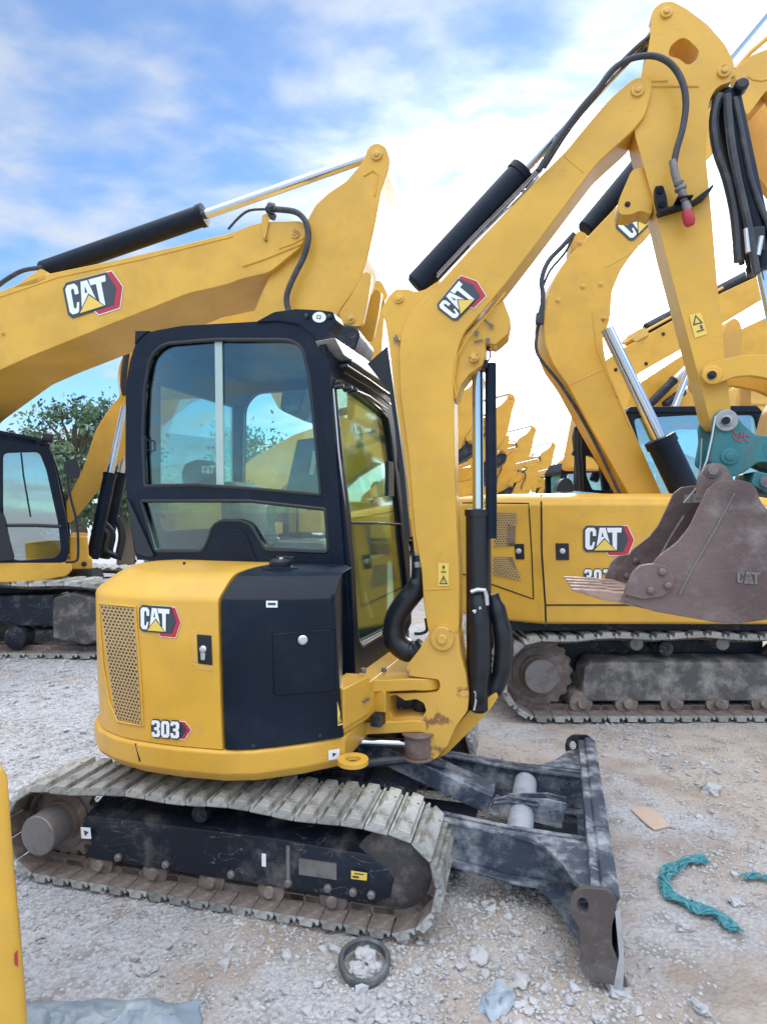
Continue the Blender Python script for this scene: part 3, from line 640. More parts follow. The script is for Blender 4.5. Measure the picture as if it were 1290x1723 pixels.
# grille in the hood
m_ = MB(); gq = [(171,1018),(228,1024),(240,1219),(196,1208)]
bk = []
for j in range(13):
    for i in range(9):
        q_ = V(gq[0]).lerp(V(gq[1]), i / 8).lerp(V(gq[3]).lerp(V(gq[2]), i / 8), j / 12); l, n = SH(q_.x, q_.y); bk.append(l + n * .0025)
m_.add(bk, [(j * 9 + i, j * 9 + i + 1, j * 9 + i + 10, j * 9 + i + 9) for j in range(12) for i in range(8)]); build('grille_backing', m_, mat('grille_backing', (.20, .15, .10), .8, dirt=(.05, .04, .03), dirt_amt=.8, dirt_scale=8), HOOD, fix=False)
m_ = MB(); perforated(m_, SH, gq, 9, 34, .35, 0, .006); build('air_grille', m_, mat('grille_paint', (.50, .33, .14), .5), HOOD, fix=False)
m_ = MB(); gl = [SH(*p) for p in [(169,1015),(200,1018),(229,1021),(236,1120),(242,1221),(219,1217),(200,1213),(186,1180),(176,1120),(171,1060)]]; gl = [l + n * .004 for l, n in gl]; m_.tube(gl + [gl[0]], .0045, 6); build('grille_frame', m_, YEL, HOOD)
decal('maker_logo', HOOD, CAT, SH, [(235,1017),(306,1022),(306,1075),(236,1069)], eps=.004)
decal('model_number', HOOD, number([D3, D0, D3], True), SH, [(256,1207),(324,1211),(323,1246),(257,1242)], eps=.004)
# latch recess
def patch(mb, surf, pts, d0, d1, mi=0):
    a = [surf(*p) for p in pts]; mb.loft([[l + n * d0 for l, n in a], [l + n * d1 for l, n in a]], mi)
m_ = MB(); patch(m_, SH, [(332,1067),(356,1069),(358,1119),(334,1116)], -.01, .006); la = build('hood_latch', m_, BLK, HOOD, bevel=.003)
m_ = MB(); patch(m_, SH, [(322,1062),(332,1063),(334,1118),(324,1112)], -.01, .003); patch(m_, SH, [(324,1116),(358,1120),(358,1130),(330,1127)], -.01, .003); build('latch_recess', m_, YELW, HOOD, bevel=.002)
m_ = MB(); l, n = SH(343, 1092); m_.lathe(l, n, [(.014, 0), (.014, .010), (.010, .014), (.004, .015)], 18); patch(m_, SH, [(339,1098),(347,1098),(346,1110),(340,1110)], .0, .009); build('latch_button', m_, SIL, la)
m_ = MB()
for p in ((228, 946), (310, 950)):
    l, n = SH(*p); m_.cyl(l, l + V((0, 0, .012)), .006, seg=8)
build('hood_bolts', m_, BLK, HOOD)
# tank door, cap
m_ = MB(); dp = [(459,1066),(556,1058),(561,1062),(563,1158),(559,1162),(466,1170),(461,1166)]
patch(m_, ST, dp, -.02, .009); DO = build('access_door', m_, NAVY, TANK, bevel=.004)
m_ = MB(); a = [ST(x + (-2.5 if x < 500 else 2.5), y + (-2.5 if y < 1100 else 2.5)) for x, y in dp]; a = [l + n * .0005 for l, n in a]; m_.tube(a + [a[0]], .0035, 6); build('door_gap', m_, HOLE, DO)
m_ = MB(); l, n = ST(509, 1076); m_.lathe(l + n * .005, n, [(.019, 0), (.019, .006), (.013, .010), (.005, .010)], 22); build('door_lock', m_, SIL, DO)
decal('white_sticker', TANK, [([V(p) for p in ((0,0),(1,0),(1,1),(0,1))], [], 0), ([V(p) for p in ((.15,.3),(.85,.3),(.85,.65),(.15,.65))], [], 2)], ST, [(448,1011),(467,1011),(467,1022),(448,1022)])
cp = H.p(.20, -.44, 1.304)
m_ = MB(); m_.lathe(cp, V((0, 0, 1)), [(.085, -.012), (.082, .006), (.05, .010), (.045, .016)], 28); build('cap_recess', m_, NAVY, TANK)
m_ = MB(); m_.lathe(cp + V((0, 0, .012)), V((0, 0, 1)), [(.048, 0), (.050, .006), (.050, .022), (.042, .028), (.036, .03), (.016, .03)], 20); m_.fbox(H, .17, .25, -.427, -.413, 1.34, 1.356); CP = build('filler_cap', m_, BLK, TANK, bevel=.002)
m_ = MB(); m_.fbox(H, .198, .206, -.45, -.43, 1.342, 1.352); build('cap_mark', m_, WHT, CP)
m_ = MB()
for p in ((426, 1256), (538, 1238)): l, n = ST(*p); m_.lathe(l, n, [(.010, 0), (.009, .004), (.004, .006)], 12)
build('cover_bolts', m_, BLK, TANK)
# platform and nose
m_ = MB()
m_.prism([H.p(u, v, .64) for u, v in ((-.5, -.5), (.518, -.50), (.55, -.30), (.55, .45), (.45, .7), (-.5, .7))], V((0, 0, .155)))
m_.prism([H.p(u, v, .667) for u, v in ((.500, -.515), (.526, -.52), (.560, -.30), (.545, -.28), (.44, -.28), (.44, -.50))], V((0, 0, .165)))
PLT = build('platform_frame', m_, YEL, R3, bevel=.006)
m_ = MB()
for (u, v) in ((.55, -.36), (.556, -.33)): m_.lathe(H.p(u, v, .74), H.f, [(.008, 0), (.008, .012), (.003, .014)], 8)
m_.cyl(H.p(.52, -.27, .835), H.p(.52, -.27, .855), .012, seg=8); m_.cyl(H.p(.56, -.1, .80), H.p(.56, -.1, .82), .012, seg=8)
build('frame_bolts', m_, STEEL, PLT)
decal('warning_sticker', TANK, WARN, ST, [(567,1180),(576,1178),(576,1219),(568,1221)])
SP = H.p(.72, -.02, 0)      # swing pivot axis
def lug(z0, z1, rad, w, mi=0):
    pts = [SP + H.f * math.cos(t) * rad + H.a * math.sin(t) * rad for t in [math.radians(-90 + 180 * i / 14) for i in range(15)]]
    pts += [H.p(.50, w, 0), H.p(.50, -w - .02, 0)]
    return [V((p.x, p.y, z0)) for p in pts], V((0, 0, z1 - z0))
m_ = MB()
for z0, z1 in ((.735, .79), (.545, .60)): m_.prism(*lug(z0, z1, .115, .22))
m_.fbox(H, .45, .60, -.20, .20, .59, .74)
build('swing_post_frame', m_, YEL, PLT, bevel=.006)
m_ = MB(); m_.cyl(SP + V((0, 0, .50)), SP + V((0, 0, .83)), .04, seg=24); m_.fbox(H, .552, .60, -.27, -.20, .60, .645); build('swing_pin', m_, UND, R3)
# ---- cab
VC = -.20
def HC(*pts, v=VC): return [H.px(x, y, v) for x, y in pts]
outer = HC((231,942),(226,925),(213,835),(211,780),(212,650),(219,606),(229,577),(240,562),(262,556),(307,548),(413,542),(470,539),(505,545),(530,566),(548,590),(553,640),(562,720),(575,815),(590,950),(598,1137),(578,1146),(575,1010),(560,950))
win1 = fil(HC((244,818),(240,740),(243,655),(252,600),(275,578),(360,571),(487,571),(509,583),(520,633),(530,727),(540,833),(420,822),(330,816)), [.01,.02,.03,.06,.05,.03,.05,.05,.05,0,.012,0,0])
win2 = fil(HC((237,843),(420,843),(547,857),(552,930),(445,925),(432,902),(420,882),(404,876),(373,876),(358,884),(350,908),(341,928),(260,928)), [.01,0,.012,.02,.02,.02,.03,.02,.02,.03,.02,.03,.02])
m_ = MB(); m_.prism(fil(outer, [.0,.01,.02,0,.04,.05,.05,.04,.04]+[0.01]*14, 3), H.a * .055, holes=[win1, win2])
CAB = build('cab_frame', m_, NAVY, R3, bevel=.006)
def rimtube(loop, off, r): return [p + H.a * off for p in loop] + [loop[0] + H.a * off]
m_ = MB(); m_.tube(rimtube(win1, .004, 0), .010, 8); m_.tube(rimtube(win2, .004, 0), .009, 8); build('window_seal', m_, BLK, CAB)
m_ = MB(); m_.prism([p + H.a * .02 for p in win1], H.a * .004); build('side_window', m_, GLS, CAB)
m_ = MB(); m_.prism([p + H.a * .02 for p in win2], H.a * .004); build('lower_window', m_, GLS, CAB)
m_ = MB(); a = HC((359,571),(371,571),(374,818),(362,816)); m_.prism([p + H.a * .012 for p in a], H.a * .006); build('sliding_pane_edge', m_, mat('pane_edge', (.38,.50,.47), .3), CAB)
m_ = MB(); m_.prism([p - H.a * .004 for p in HC((239,733),(244,733),(244,764),(239,764))], H.a * .02); m_.tube([p + H.a * .005 for p in HC((246,740),(252,741),(252,757),(246,758))], .004, 6); build('window_latch', m_, BLK, CAB)
# roof-corner bracket (hump)
m_ = MB(); m_.prism(fil([p - H.a * .012 for p in HC((432,543),(463,526),(500,521),(540,523),(562,526),(567,540),(552,562),(549,590),(553,604),(541,590),(530,566),(505,547),(470,541))], .01, 2), H.a * .10); HB_ = build('roof_bracket', m_, NAVY, CAB, bevel=.006)
m_ = MB()
for x, y in ((518, 534), (556, 535)): m_.lathe(H.px(x, y, VC) - H.a * .012, -H.a, [(.012, 0), (.012, .010), (.006, .014)], 6)
build('bracket_bolts', m_, BLK, HB_)
decal('round_sticker', HB_, [([V((.5 + .5 * math.cos(t), .5 + .5 * math.sin(t))) for t in [6.283 * i / 24 for i in range(24)]], [], 0), ([V(p) for p in ((.35,.3),(.65,.35),(.6,.7),(.3,.65))], [], 2), ([V(p) for p in ((.42,.38),(.58,.42),(.53,.62),(.38,.58))], [], 0)], surf_plane(H, VC - .013), [(526,525),(549,525),(549,543),(526,543)])
m_ = MB(); m_.prism([p - H.a * .006 for p in HC((229,557),(253,557),(240,566),(228,580))], H.a * .05); build('rear_roof_bracket', m_, NAVY, CAB, bevel=.003)
m_ = MB(); m_.prism([p - H.a * .014 for p in fil(HC((216,838),(222,848),(262,936),(250,937),(232,930)), .01, 2)], H.a * .02); build('rear_corner_trim', m_, BLK, CAB, bevel=.003)
m_ = MB(); aa = fil(HC((341,946),(350,930),(356,905),(366,890),(404,890),(418,905),(428,935),(436,948)), .02, 3); m_.prism([p - H.a * .008 for p in aa], H.a * .02); build('arch_cover', m_, NAVY, CAB, bevel=.004)
# roof, far side, rear and floor
roof = [(-.74,2.24),(-.72,2.36),(-.66,2.43),(-.5,2.455),(.0,2.472),(.20,2.455),(.28,2.36),(.30,2.28),(.27,2.28),(.2,2.39),(-.6,2.38),(-.69,2.24)]
m_ = MB(); m_.prism([H.p(u, VC + .03, z - .006) for u, z in roof], H.a * .93); build('cab_roof', m_, NAVY, CAB, bevel=.008)
m_ = MB(); hl_ = [(-.70,1.40),(-.68,2.25),(-.6,2.33),(.22,2.33),(.33,1.6),(.36,.95),(-.1,.95),(-.2,1.25)]; ol = [(-.76,1.31),(-.75,2.3),(-.66,2.43),(.2,2.45),(.30,2.3),(.44,.79),(-.25,.79),(-.27,1.31)]
m_.prism([H.p(u, .72, z) for u, z in ol], H.a * .05, holes=[fil([H.p(u, .72, z) for u, z in hl_], .05, 3)]); build('door_frame', m_, NAVY, CAB, bevel=.004)
m_ = MB(); m_.prism([H.p(u, .74, z) for u, z in hl_], H.a * .004); build('door_glass', m_, GLS, CAB)
m_ = MB()
ro = [H.p(-.74, v, z) for v, z in ((-.16,1.31),(.76,1.31),(.76,2.4),(-.16,2.4))]; ri = fil([H.p(-.74, v, z) for v, z in ((-.08,1.45),(.68,1.45),(.68,2.28),(-.08,2.28))], .05, 3)
m_.prism(ro, H.f * .04, holes=[ri]); build('rear_frame', m_, NAVY, CAB, bevel=.004)
m_ = MB(); m_.prism([p + H.f * .02 for p in ri], H.f * .004); build('rear_window', m_, GLS, CAB)
m_ = MB(); m_.fbox(H, -.28, .44, -.19, .77, .785, .83); m_.fbox(H, -.72, -.22, -.15, .76, 1.30, 1.33); m_.fbox(H, -.25, -.22, -.15, .76, .80, 1.32); build('cab_floor', m_, GRAYI, CAB)
# windscreen: plane through the leaning front pillar
PA, PB = H.px(553, 597, VC), H.px(597, 1136, VC)
wn = (PB - PA).cross(H.a).normalized()
if wn.y > 0: wn = -wn
def WS(*pts, off=0.0): 
    out = []
    for x, y in pts:
        r = ray(x, y); t = (PA - CAM).dot(wn) / r.dot(wn); out.append(CAM + r * t + wn * off)
    return out
wf = WS((552,590),(568,600),(640,650),(657,664),(664,700),(674,780),(686,880),(690,960),(692,1048),(672,1092),(600,1137),(585,1030))
wg = fil(WS((562,640),(575,640),(640,690),(652,705),(658,740),(666,810),(674,872),(676,900),(687,1000),(686,1040),(650,1064),(608,1089),(601,1075),(594,960),(588,870),(576,780)), .02, 3)
m_ = MB(); m_.prism(wf, -wn * .05, holes=[wg]); WF = build('windscreen_frame', m_, NAVY, CAB, bevel=.004)
m_ = MB(); m_.tube(wg + [wg[0]], .008, 6); m_.tube(WS((588,879),(630,880),(675,882), off=.003), .006, 6); build('windscreen_seal', m_, BLK, WF)
m_ = MB(); m_.prism([p - wn * .015 for p in wg], -wn * .004); build('windscreen', m_, GLF, WF)
m_ = MB(); m_.prism(WS((606,1087),(648,1063),(685,1040),(686,1036),(650,1059),(605,1082), off=.001), -wn * .01); m_.tube(WS((557,655),(566,760),(577,860),(590,1000), off=.012), .004, 6); build('windscreen_trim', m_, SIL, WF)
# silver roof edge and wiper
m_ = MB(); m_.prism(WS((546,571),(600,606),(655,652),(655,660),(600,626),(562,600), off=.05), -wn * .10); build('roof_edge_trim', m_, SIL, CAB, bevel=.004)
m_ = MB(); m_.tube(WS((572,617),(612,642),(655,672), off=.03), .011, 8); m_.tube(WS((572,628),(612,652),(652,682), off=.02), .006, 8); build('rain_rail', m_, BLK, CAB)
m_ = MB(); 
for x, y, s in ((575,655,.016),(584,658,.012),(560,652,.013),(575,610,.015),(568,618,.012)):
    c = WS((x, y), off=.03)[0]; m_.lathe(c - wn * .02, wn, [(s, 0), (s, .03), (s * .6, .045)], 10)
m_.tube(WS((578,655),(610,668),(641,690), off=.035), .006, 6); m_.tube(WS((600,661),(622,674),(642,692), off=.02), .008, 6); build('wiper', m_, BLK, CAB)
m_ = MB(); m_.box(H.px(655, 800, .55) + V((0, 0, -.02)), H.f * .012, H.a * .05, V((0, 0, .10))); 
mc = WS((648, 770), off=.10)[0]; m_.loft([[mc + H.a * (math.cos(t) * .045 * k) + V((0, 0, math.sin(t) * .13 * k)) + H.f * d for t in [6.283 * i / 16 for i in range(16)]] for d, k in ((-.02, .7), (0, 1), (.02, .95))]); m_.tube([mc, mc + V((0, 0, .2)) + H.a * .05], .008, 6); build('rear_view_mirror', m_, BLK, CAB)
# seat and controls
m_ = MB()
def sect(u, v, z, a, b, n=14): return [H.p(u + a * math.copysign(abs(math.cos(t)) ** .6, math.cos(t)), v + b * math.copysign(abs(math.sin(t)) ** .6, math.sin(t)), z) for t in [6.283 * i / n for i in range(n)]]
m_.loft([sect(-.12, .28, 1.27, .24, .22), sect(-.12, .28, 1.33, .26, .24), sect(-.14, .28, 1.38, .24, .23)]); m_.loft([sect(-.34, .28, 1.36, .05, .22), sect(-.38, .28, 1.5, .06, .24), sect(-.42, .28, 1.68, .05, .20), sect(-.43, .28, 1.72, .03, .15)])
SEAT = build('operator_seat', m_, GRAYI, CAB, bevel=.01)
hx = H.px(343, 797, .2); m_ = MB(); hu = hx
def hs(z, a, b): return [V((0, 0, z)) + hu + H.f * (a * math.copysign(abs(math.cos(t)) ** .7, math.cos(t))) + H.a * (b * math.copysign(abs(math.sin(t)) ** .7, math.sin(t))) for t in [6.283 * i / 18 for i in range(18)]]
m_.loft([hs(-.12, .06, .1), hs(-.08, .085, .13), hs(0, .09, .14), hs(.05, .075, .12), hs(.075, .03, .06)]); HR = build('headrest', m_, mat('seat_vinyl', (.05,.06,.08), .5), SEAT)
decal('headrest_logo', HR, [(C_, [], 0), (A_, [Ah], 0), (T_, [], 0)], surf_bvh(m_.bvh()), [(338,783),(366,783),(366,800),(338,800)], eps=.006)
m_ = MB(); m_.loft([sect(.12, -.02, 1.1, .16, .09), sect(.10, -.02, 1.36, .17, .10), sect(.08, -.02, 1.40, .14, .08)]); m_.fbox(H, .24, .36, .1, .6, .83, 1.3); m_.fbox(H, .3, .36, .0, .3, 1.3, 1.5); build('control_console', m_, GRAYI, CAB, bevel=.012)
jc = H.px(457, 905, -.05); m_ = MB(); m_.lathe(jc + V((0, 0, -.05)), V((0, 0, 1)), [(.048, 0), (.036, .01), (.046, .02), (.034, .032), (.042, .044), (.030, .056), (.036, .066), (.018, .08), (.014, .12), (.024, .15), (.026, .2), (.012, .22)], 18); build('joystick', m_, mat('green_grey_rubber', (.22,.30,.28), .5), CAB)
m_ = MB(); m_.tube([H.px(600, 960, .2), H.px(625, 1040, .2)], .012, 8); m_.fbox(H, .2, .42, .0, .6, .83, .86); m_.tube([H.px(530, 760, .05), H.px(524, 800, .02)], .012, 8); build('pedals_and_levers', m_, LGRY, CAB)
m_ = MB(); m_.prism([H.px(x, y, .3) for x, y in ((500,740),(540,735),(545,830),(520,860),(480,830))], H.a * .03); build('monitor_panel', m_, GRAYI, CAB, bevel=.004)
# black post plate behind the boom top of the cab
m_ = MB(); m_.prism([BF.px(x, y, .16) for x, y in ((618,612),(652,582),(668,700),(680,790),(690,905),(682,905),(664,720),(655,660))], BF.a * .03); build('hose_guard', m_, BLK, R3)
# ---- boom
bw = -.09
def BP(*pts, v=bw): return [BF.px(x, y, v) for x, y in pts]
boxo = fil(BP((1097,150),(1092,134),(1078,127),(1061,134),(1025,166),(978,221),(955,250),(930,275),(905,299),(791,418),(741,473),(700,515),(685,532),(674,564),(671,597),(673,662),(687,767),(698,900),(709,960),(712,1010),(719,1059),(728,1085),(748,1094),(765,1085),(772,1060),(772,1010),(772,960),(769,900),(765,800),(763,662),(764,619),(770,588),(780,560),(850,478),(900,413),(1004,275),(1061,223),(1085,195)), 0.03, 3)
m_ = MB(); m_.prism(boxo, BF.a * .18); BOOM = build('boom', m_, YEL, R3, bevel=.006)
SB = surf_plane(BF, bw)
m_ = MB(); m_.prism(fil(BP((741,470),(715,487),(700,491),(683,486),(665,487),(652,500),(640,525),(648,540),(655,585),(663,660),(680,770),(697,930),(710,935),(690,767),(676,662),(676,590),(690,535),(720,500), v=bw + .02), .01, 2), BF.a * .14)
m_.prism(fil(BP((775,570),(800,545),(846,504),(859,538),(854,562),(833,580),(817,577),(816,595),(811,614),(789,630),(776,647),(768,672),(758,672),(758,600), v=bw + .02), .006, 2), BF.a * .14); LUG = build('boom_lugs', m_, YEL, BOOM, bevel=.004)
m_ = MB()
for (x, y, r, h) in ((671,503,.022,.016),(1072,153,.026,.016),(797,602,.022,.014),(673,572,.012,.014)):
    pin(m_, BF.px(x, y, bw + (.02 if x < 900 and x != 797 else .0)) , -BF.a, r, h)
build('boom_pins', m_, YELW, BOOM)
m_ = MB()
for a_, b_ in (((666,563),(673,583)),((814,537),(828,549)),((797,575),(812,572))): m_.tube(BP(a_, b_, v=bw + .01), .004, 6)
for x, y in ((665,570),(826,548),(801,560),(820,572)): m_.cyl(BF.px(x, y, bw + .02), BF.px(x, y, bw), .010, seg=10)
build('boom_fittings', m_, STEEL, BOOM)
m_ = MB()
m_.tube(BP((768,668),(763,640),(768,600),(788,568),(850,492), v=bw), .004, 6); m_.tube(BP((716,992),(745,991),(761,990), v=bw), .003, 6); m_.tube(BP((948,262),(962,275),(981,290), v=bw), .002, 6)
build('weld_seams', m_, YEL, BOOM)
decal('maker_logo', BOOM, CAT, SB, [(731,517),(782,455),(826,492),(771,548)])
decal('warning_sticker', BOOM, WARN, SB, [(737,947),(755,947),(755,986),(737,986)])
# hydraulic lines on top of the boom
m_ = MB()
for v, dy in ((-.075, 0), (-.05, -5), (-.02, -8)):
    m_.tube(BP((735,467+dy),(790,408+dy),(860,337+dy),(905,291+dy),(925,262+dy),(935,232+dy), v=v), .006, 8)
m_.tube(BP((790,414),(880,325),(905,297), v=bw), .004, 6)
for x, y in ((880,322),(850,350),(815,386)): m_.cyl(BF.px(x, y, -.085), BF.px(x, y, .02), .009, seg=8)
build('boom_pipes', m_, STEEL, BOOM)
m_ = MB()
m_.tube(BP((905,288),(935,240),(975,185),(1005,150),(1030,118),(1055,101),(1085,94),(1110,97),(1132,112),(1148,140),(1153,175),(1148,215),(1138,250),(1132,280), v=bw - .05), .013, 10, sm=4)
m_.tube(BP((925,262),(960,205),(1000,155),(1025,125),(1070,80),(1095,60), v=-.05), .010, 8, sm=4)
m_.tube(BP((915,282),(960,212),(1020,140),(1060,100),(1100,75), v=-.02), .010, 8, sm=4); build('boom_hose', m_, RUB, R3)
m_ = MB(); m_.tube(BP((1131,270),(1134,290),(1140,312), v=bw - .05), .015, 10); m_.lathe(BF.px(1141, 308, bw - .05), (BF.px(1156, 352, bw - .05) - BF.px(1141, 308, bw - .05)), [(.02, 0), (.012, .012), (.023, .02), (.023, .03), (.016, .035), (.016, .075), (.012, .08), (.017, .09), (.017, .125)], 14); HE = build('hose_end', m_, STEEL, R3)
m_ = MB(); a_, b_ = BF.px(1154, 355, bw - .05), BF.px(1160, 377, bw - .05); m_.lathe(a_, b_ - a_, [(.019, 0), (.022, .02), (.022, .05), (.016, .062)], 14); build('red_cap', m_, REDM, HE)
hyd(BOOM, 'arm_cylinder', BF.px(699, 483, -.01), BF.px(1120, 28, -.01), .452, .060, .024)
# ---- arm (stick)
aw = -.072
armo = fil(BP((1095,50),(1095,23),(1102,12),(1113,4),(1130,2),(1153,14),(1190,42),(1218,74),(1233,102),(1236,121),(1231,137),(1208,144),(1197,158),(1191,176),(1188,232),(1187,267),(1197,371),(1206,480),(1215,555),(1217,598),(1224,650),(1229,690),(1222,716),(1205,722),(1192,705),(1180,655),(1172,624),(1146,528),(1117,420),(1095,325),(1067,225),(1068,170),(1078,128),(1088,95), v=aw), .02, 3)
hol = fil(BP((1123,95),(1127,76),(1146,63),(1157,66),(1176,85),(1172,100),(1157,111),(1140,97), v=aw), .02, 3)
m_ = MB(); m_.prism(armo, BF.a * .145, holes=[hol]); ARM = build('arm', m_, YEL, R3, bevel=.005)
m_ = MB(); m_.prism(fil(BP((1062,286),(1042,332),(1037,352),(1044,362),(1062,361),(1078,354),(1096,362),(1098,340),(1080,280), v=aw + .02), .015, 3), BF.a * .10, holes=None); build('arm_lug', m_, YEL, ARM, bevel=.004)
m_ = MB(); pin(m_, BF.px(1055, 344, aw + .02), -BF.a, .012, .006); build('lug_hole', m_, UND, ARM)
m_ = MB()
for x, y, r in ((1120,22,.024),(1217,121,.026),(1197,631,.038)): pin(m_, BF.px(x, y, aw), -BF.a, r, .018)
for a_, b_ in (((1096,145),(1175,145)),((1096,136),(1123,136))): m_.tube(BP(a_, b_, v=aw), .005, 6)
build('arm_pins', m_, YELW, ARM)
m_ = MB(); pin(m_, BF.px(1197, 631, -.134), -BF.a, .017, .008); build('pin_end', m_, UND, ARM)
decal('warning_sticker', ARM, [(WARN[0][0], [], 3), ([V(p) for p in ((.5,.05),(.92,.48),(.08,.48))], [[V(p) for p in ((.5,.15),(.74,.42),(.26,.42))]], 2), ([V(p) for p in ((.6,.55),(.8,.55),(.78,.72),(.62,.72))], [], 2), ([V(p) for p in ((.25,.75),(.85,.75),(.85,.8),(.25,.8))], [], 2)], surf_plane(BF, aw), [(1158,530),(1178,526),(1189,562),(1168,569)])
m_ = MB(); m_.prism(BP((1106,353),(1165,336),(1192,316),(1199,309),(1200,313),(1186,330),(1167,341),(1110,358), v=aw - .05), BF.a * .05); m_.prism(fil(BP((1101,313),(1115,311),(1121,330),(1124,352),(1108,356),(1102,335), v=aw - .045), .008, 2), BF.a * .03); m_.cyl(BF.px(1110, 320, aw - .055), BF.px(1110, 320, aw), .014, seg=8); m_.cyl(BF.px(1113, 343, aw - .055), BF.px(1113, 343, aw), .014, seg=8)
m_.box(BF.px(1147, 340, aw - .04), BF.f * .03, BF.a * .05, V((0, 0, .004))); build('hose_bracket', m_, NAVY, ARM, bevel=.002)
hyd(ARM, 'bucket_cylinder', BF.px(1219, 158, .0), BF.px(1322, 640, .0), .625, .055, .026)
m_ = MB()
m_.tube(BP((1210,160),(1200,200),(1205,250),(1222,300),(1235,360),(1242,440), v=-.05), .020, 8, sm=4)
m_.tube(BP((1235,165),(1248,230),(1262,300),(1278,345),(1290,372),(1298,400), v=-.06), .012, 8, sm=4)
m_.tube(BP((1222,160),(1228,230),(1240,300),(1258,380),(1272,460), v=-.075), .016, 8, sm=4); m_.tube(BP((1204,190),(1210,240),(1228,300),(1240,380),(1247,445), v=.03), .012, 8, sm=4)
build('cylinder_hoses', m_, RUB, ARM)
m_ = MB(); m_.lathe(BF.px(1242, 152, -.03) , -BF.a, [(.028, 0), (.028, .04), (.02, .05)], 12); m_.box(BF.px(1270, 405, -.06), BF.f * .03, BF.a * .02, V((0, 0, .05))); build('cylinder_fittings', m_, BLK, ARM, bevel=.004)
m_ = MB(); m_.cyl(BF.px(1254, 385, -.08), BF.px(1258, 425, -.08), .010, seg=8); m_.cyl(BF.px(1280, 398, -.08), BF.px(1274, 430, -.08), .010, seg=8); build('silver_fittings', m_, SIL, ARM)
# linkage
lk = fil(BP((1180,618),(1196,610),(1220,604),(1244,598),(1300,596),(1350,610),(1380,640),(1376,662),(1350,660),(1310,640),(1263,631),(1232,634),(1214,642),(1200,648),(1184,640), v=-.12), .02, 3)
for dv, nm in ((0, 'bucket_link'), (.21, 'bucket_link')):
    m_ = MB(); m_.prism([p + BF.a * dv for p in lk], BF.a * .035); pin(m_, BF.px(1197, 631, -.12) + BF.a * dv, -BF.a, .038, .012, 0); build(nm, m_, YEL, ARM, bevel=.004)
m_ = MB(); m_.prism(fil(BP((1350,600),(1372,618),(1372,648),(1330,700),(1310,760),(1288,764),(1285,745),(1300,690),(1330,640), v=-.07), .015, 3), BF.a * .14); m_.cyl(BF.px(1350, 630, -.13), BF.px(1350, 630, .13), .026); build('tipping_link', m_, YEL, ARM, bevel=.004)
# quick coupler
cq = fil(BP((1200,735),(1198,708),(1205,693),(1220,687),(1236,693),(1248,712),(1270,731),(1300,734),(1345,742),(1360,775),(1340,800),(1290,778),(1275,778),(1250,796),(1232,803),(1215,796),(1192,776), v=-.115), .015, 3)
m_ = MB(); m_.prism(cq, BF.a * .03); m_.prism([p + BF.a * .20 for p in cq], BF.a * .03); m_.prism([p + BF.a * .03 for p in fil(BP((1208,745),(1250,745),(1330,755),(1330,790),(1280,770),(1240,792),(1215,785), v=-.115), .01, 2)], BF.a * .17)
m_.prism(fil(BP((1262,815),(1270,792),(1310,800),(1350,806),(1350,840),(1290,830), v=-.115), .01, 2), BF.a * .23)
QC = build('quick_coupler', m_, TEAL, R3, bevel=.006)
m_ = MB(); pin(m_, BF.px(1220, 708, -.115), -BF.a, .044, .022); m_.lathe(BF.px(1220, 708, -.135), -BF.a, [(.016, 0), (.016, .006)], 16, 1); build('coupler_pin', m_, [mat('galvanised_pin', (.34, .35, .36), .5, metal=.3, dirt=(.1,.09,.08), dirt_amt=.6, dirt_scale=30), HOLE], QC)
m_ = MB(); pin(m_, BF.px(1226, 768, -.115), -BF.a, .034, .012); m_.cyl(BF.px(1296, 758, -.125), BF.px(1296, 758, -.11), .03, seg=20); build('coupler_boss', m_, TEAL, QC)
m_ = MB()
for st_ in (((1230,722),(1238,732),(1246,727),(1240,738)),((1243,735),(1254,732),(1262,735)),((1250,728),(1252,740),(1258,744)),((1232,732),(1236,740),(1248,744))): m_.tube(BP(*st_, v=-.1165), .0022, 4)
build('red_paint_scrawl', m_, REDM, QC)
m_ = MB(); m_.tube(BP((1203,700),(1196,740),(1188,775),(1178,800), v=-.13), .004, 6); m_.tube(BP((1180,738),(1178,780),(1172,820),(1150,846), v=.05), .004, 6); build('safety_wire', m_, SIL, QC)
# ---- bucket
bn = -.27; bwid = .56
sidep = fil(BP((1180,845),(1190,823),(1207,810),(1242,807),(1262,812),(1272,822),(1278,842),(1300,870),(1360,850),(1400,880),(1412,940),(1395,1000),(1350,1030),(1290,1043),(1237,1050),(1200,1047),(1150,1038),(1100,1029),(1050,1012),(1062,990),(1090,960),(1107,937),(1140,912),(1160,887), v=bn), .012, 3)
m_ = MB(); m_.prism(sidep, BF.a * .022); m_.prism([p + BF.a * (bwid - .022) for p in sidep], BF.a * .022)
BU = build('bucket', m_, RUST, R3, bevel=.003)
def strip(pts, t, v0=bn, w=bwid):
    a = BP(*pts, v=v0); n = len(a); o = []
    for i in range(n):
        d = (a[min(n - 1, i + 1)] - a[max(0, i - 1)]).normalized(); nn = d.cross(BF.a).normalized(); o.append(a[i] + nn * t)
    mm = MB()
    mm.prism(a + o[::-1], BF.a * w); return mm
m_ = strip([(1045,1010),(1100,1028),(1150,1037),(1200,1046),(1237,1049),(1290,1042),(1350,1029),(1393,1000),(1410,940),(1398,882),(1360,852)], .018, bn + .003, bwid - .006); build('bucket_shell', m_, RUST, BU)
m_ = strip([(1360,852),(1300,868),(1276,842),(1262,815),(1230,811)], .016, bn + .003, bwid - .006); build('bucket_back', m_, RUST, BU)
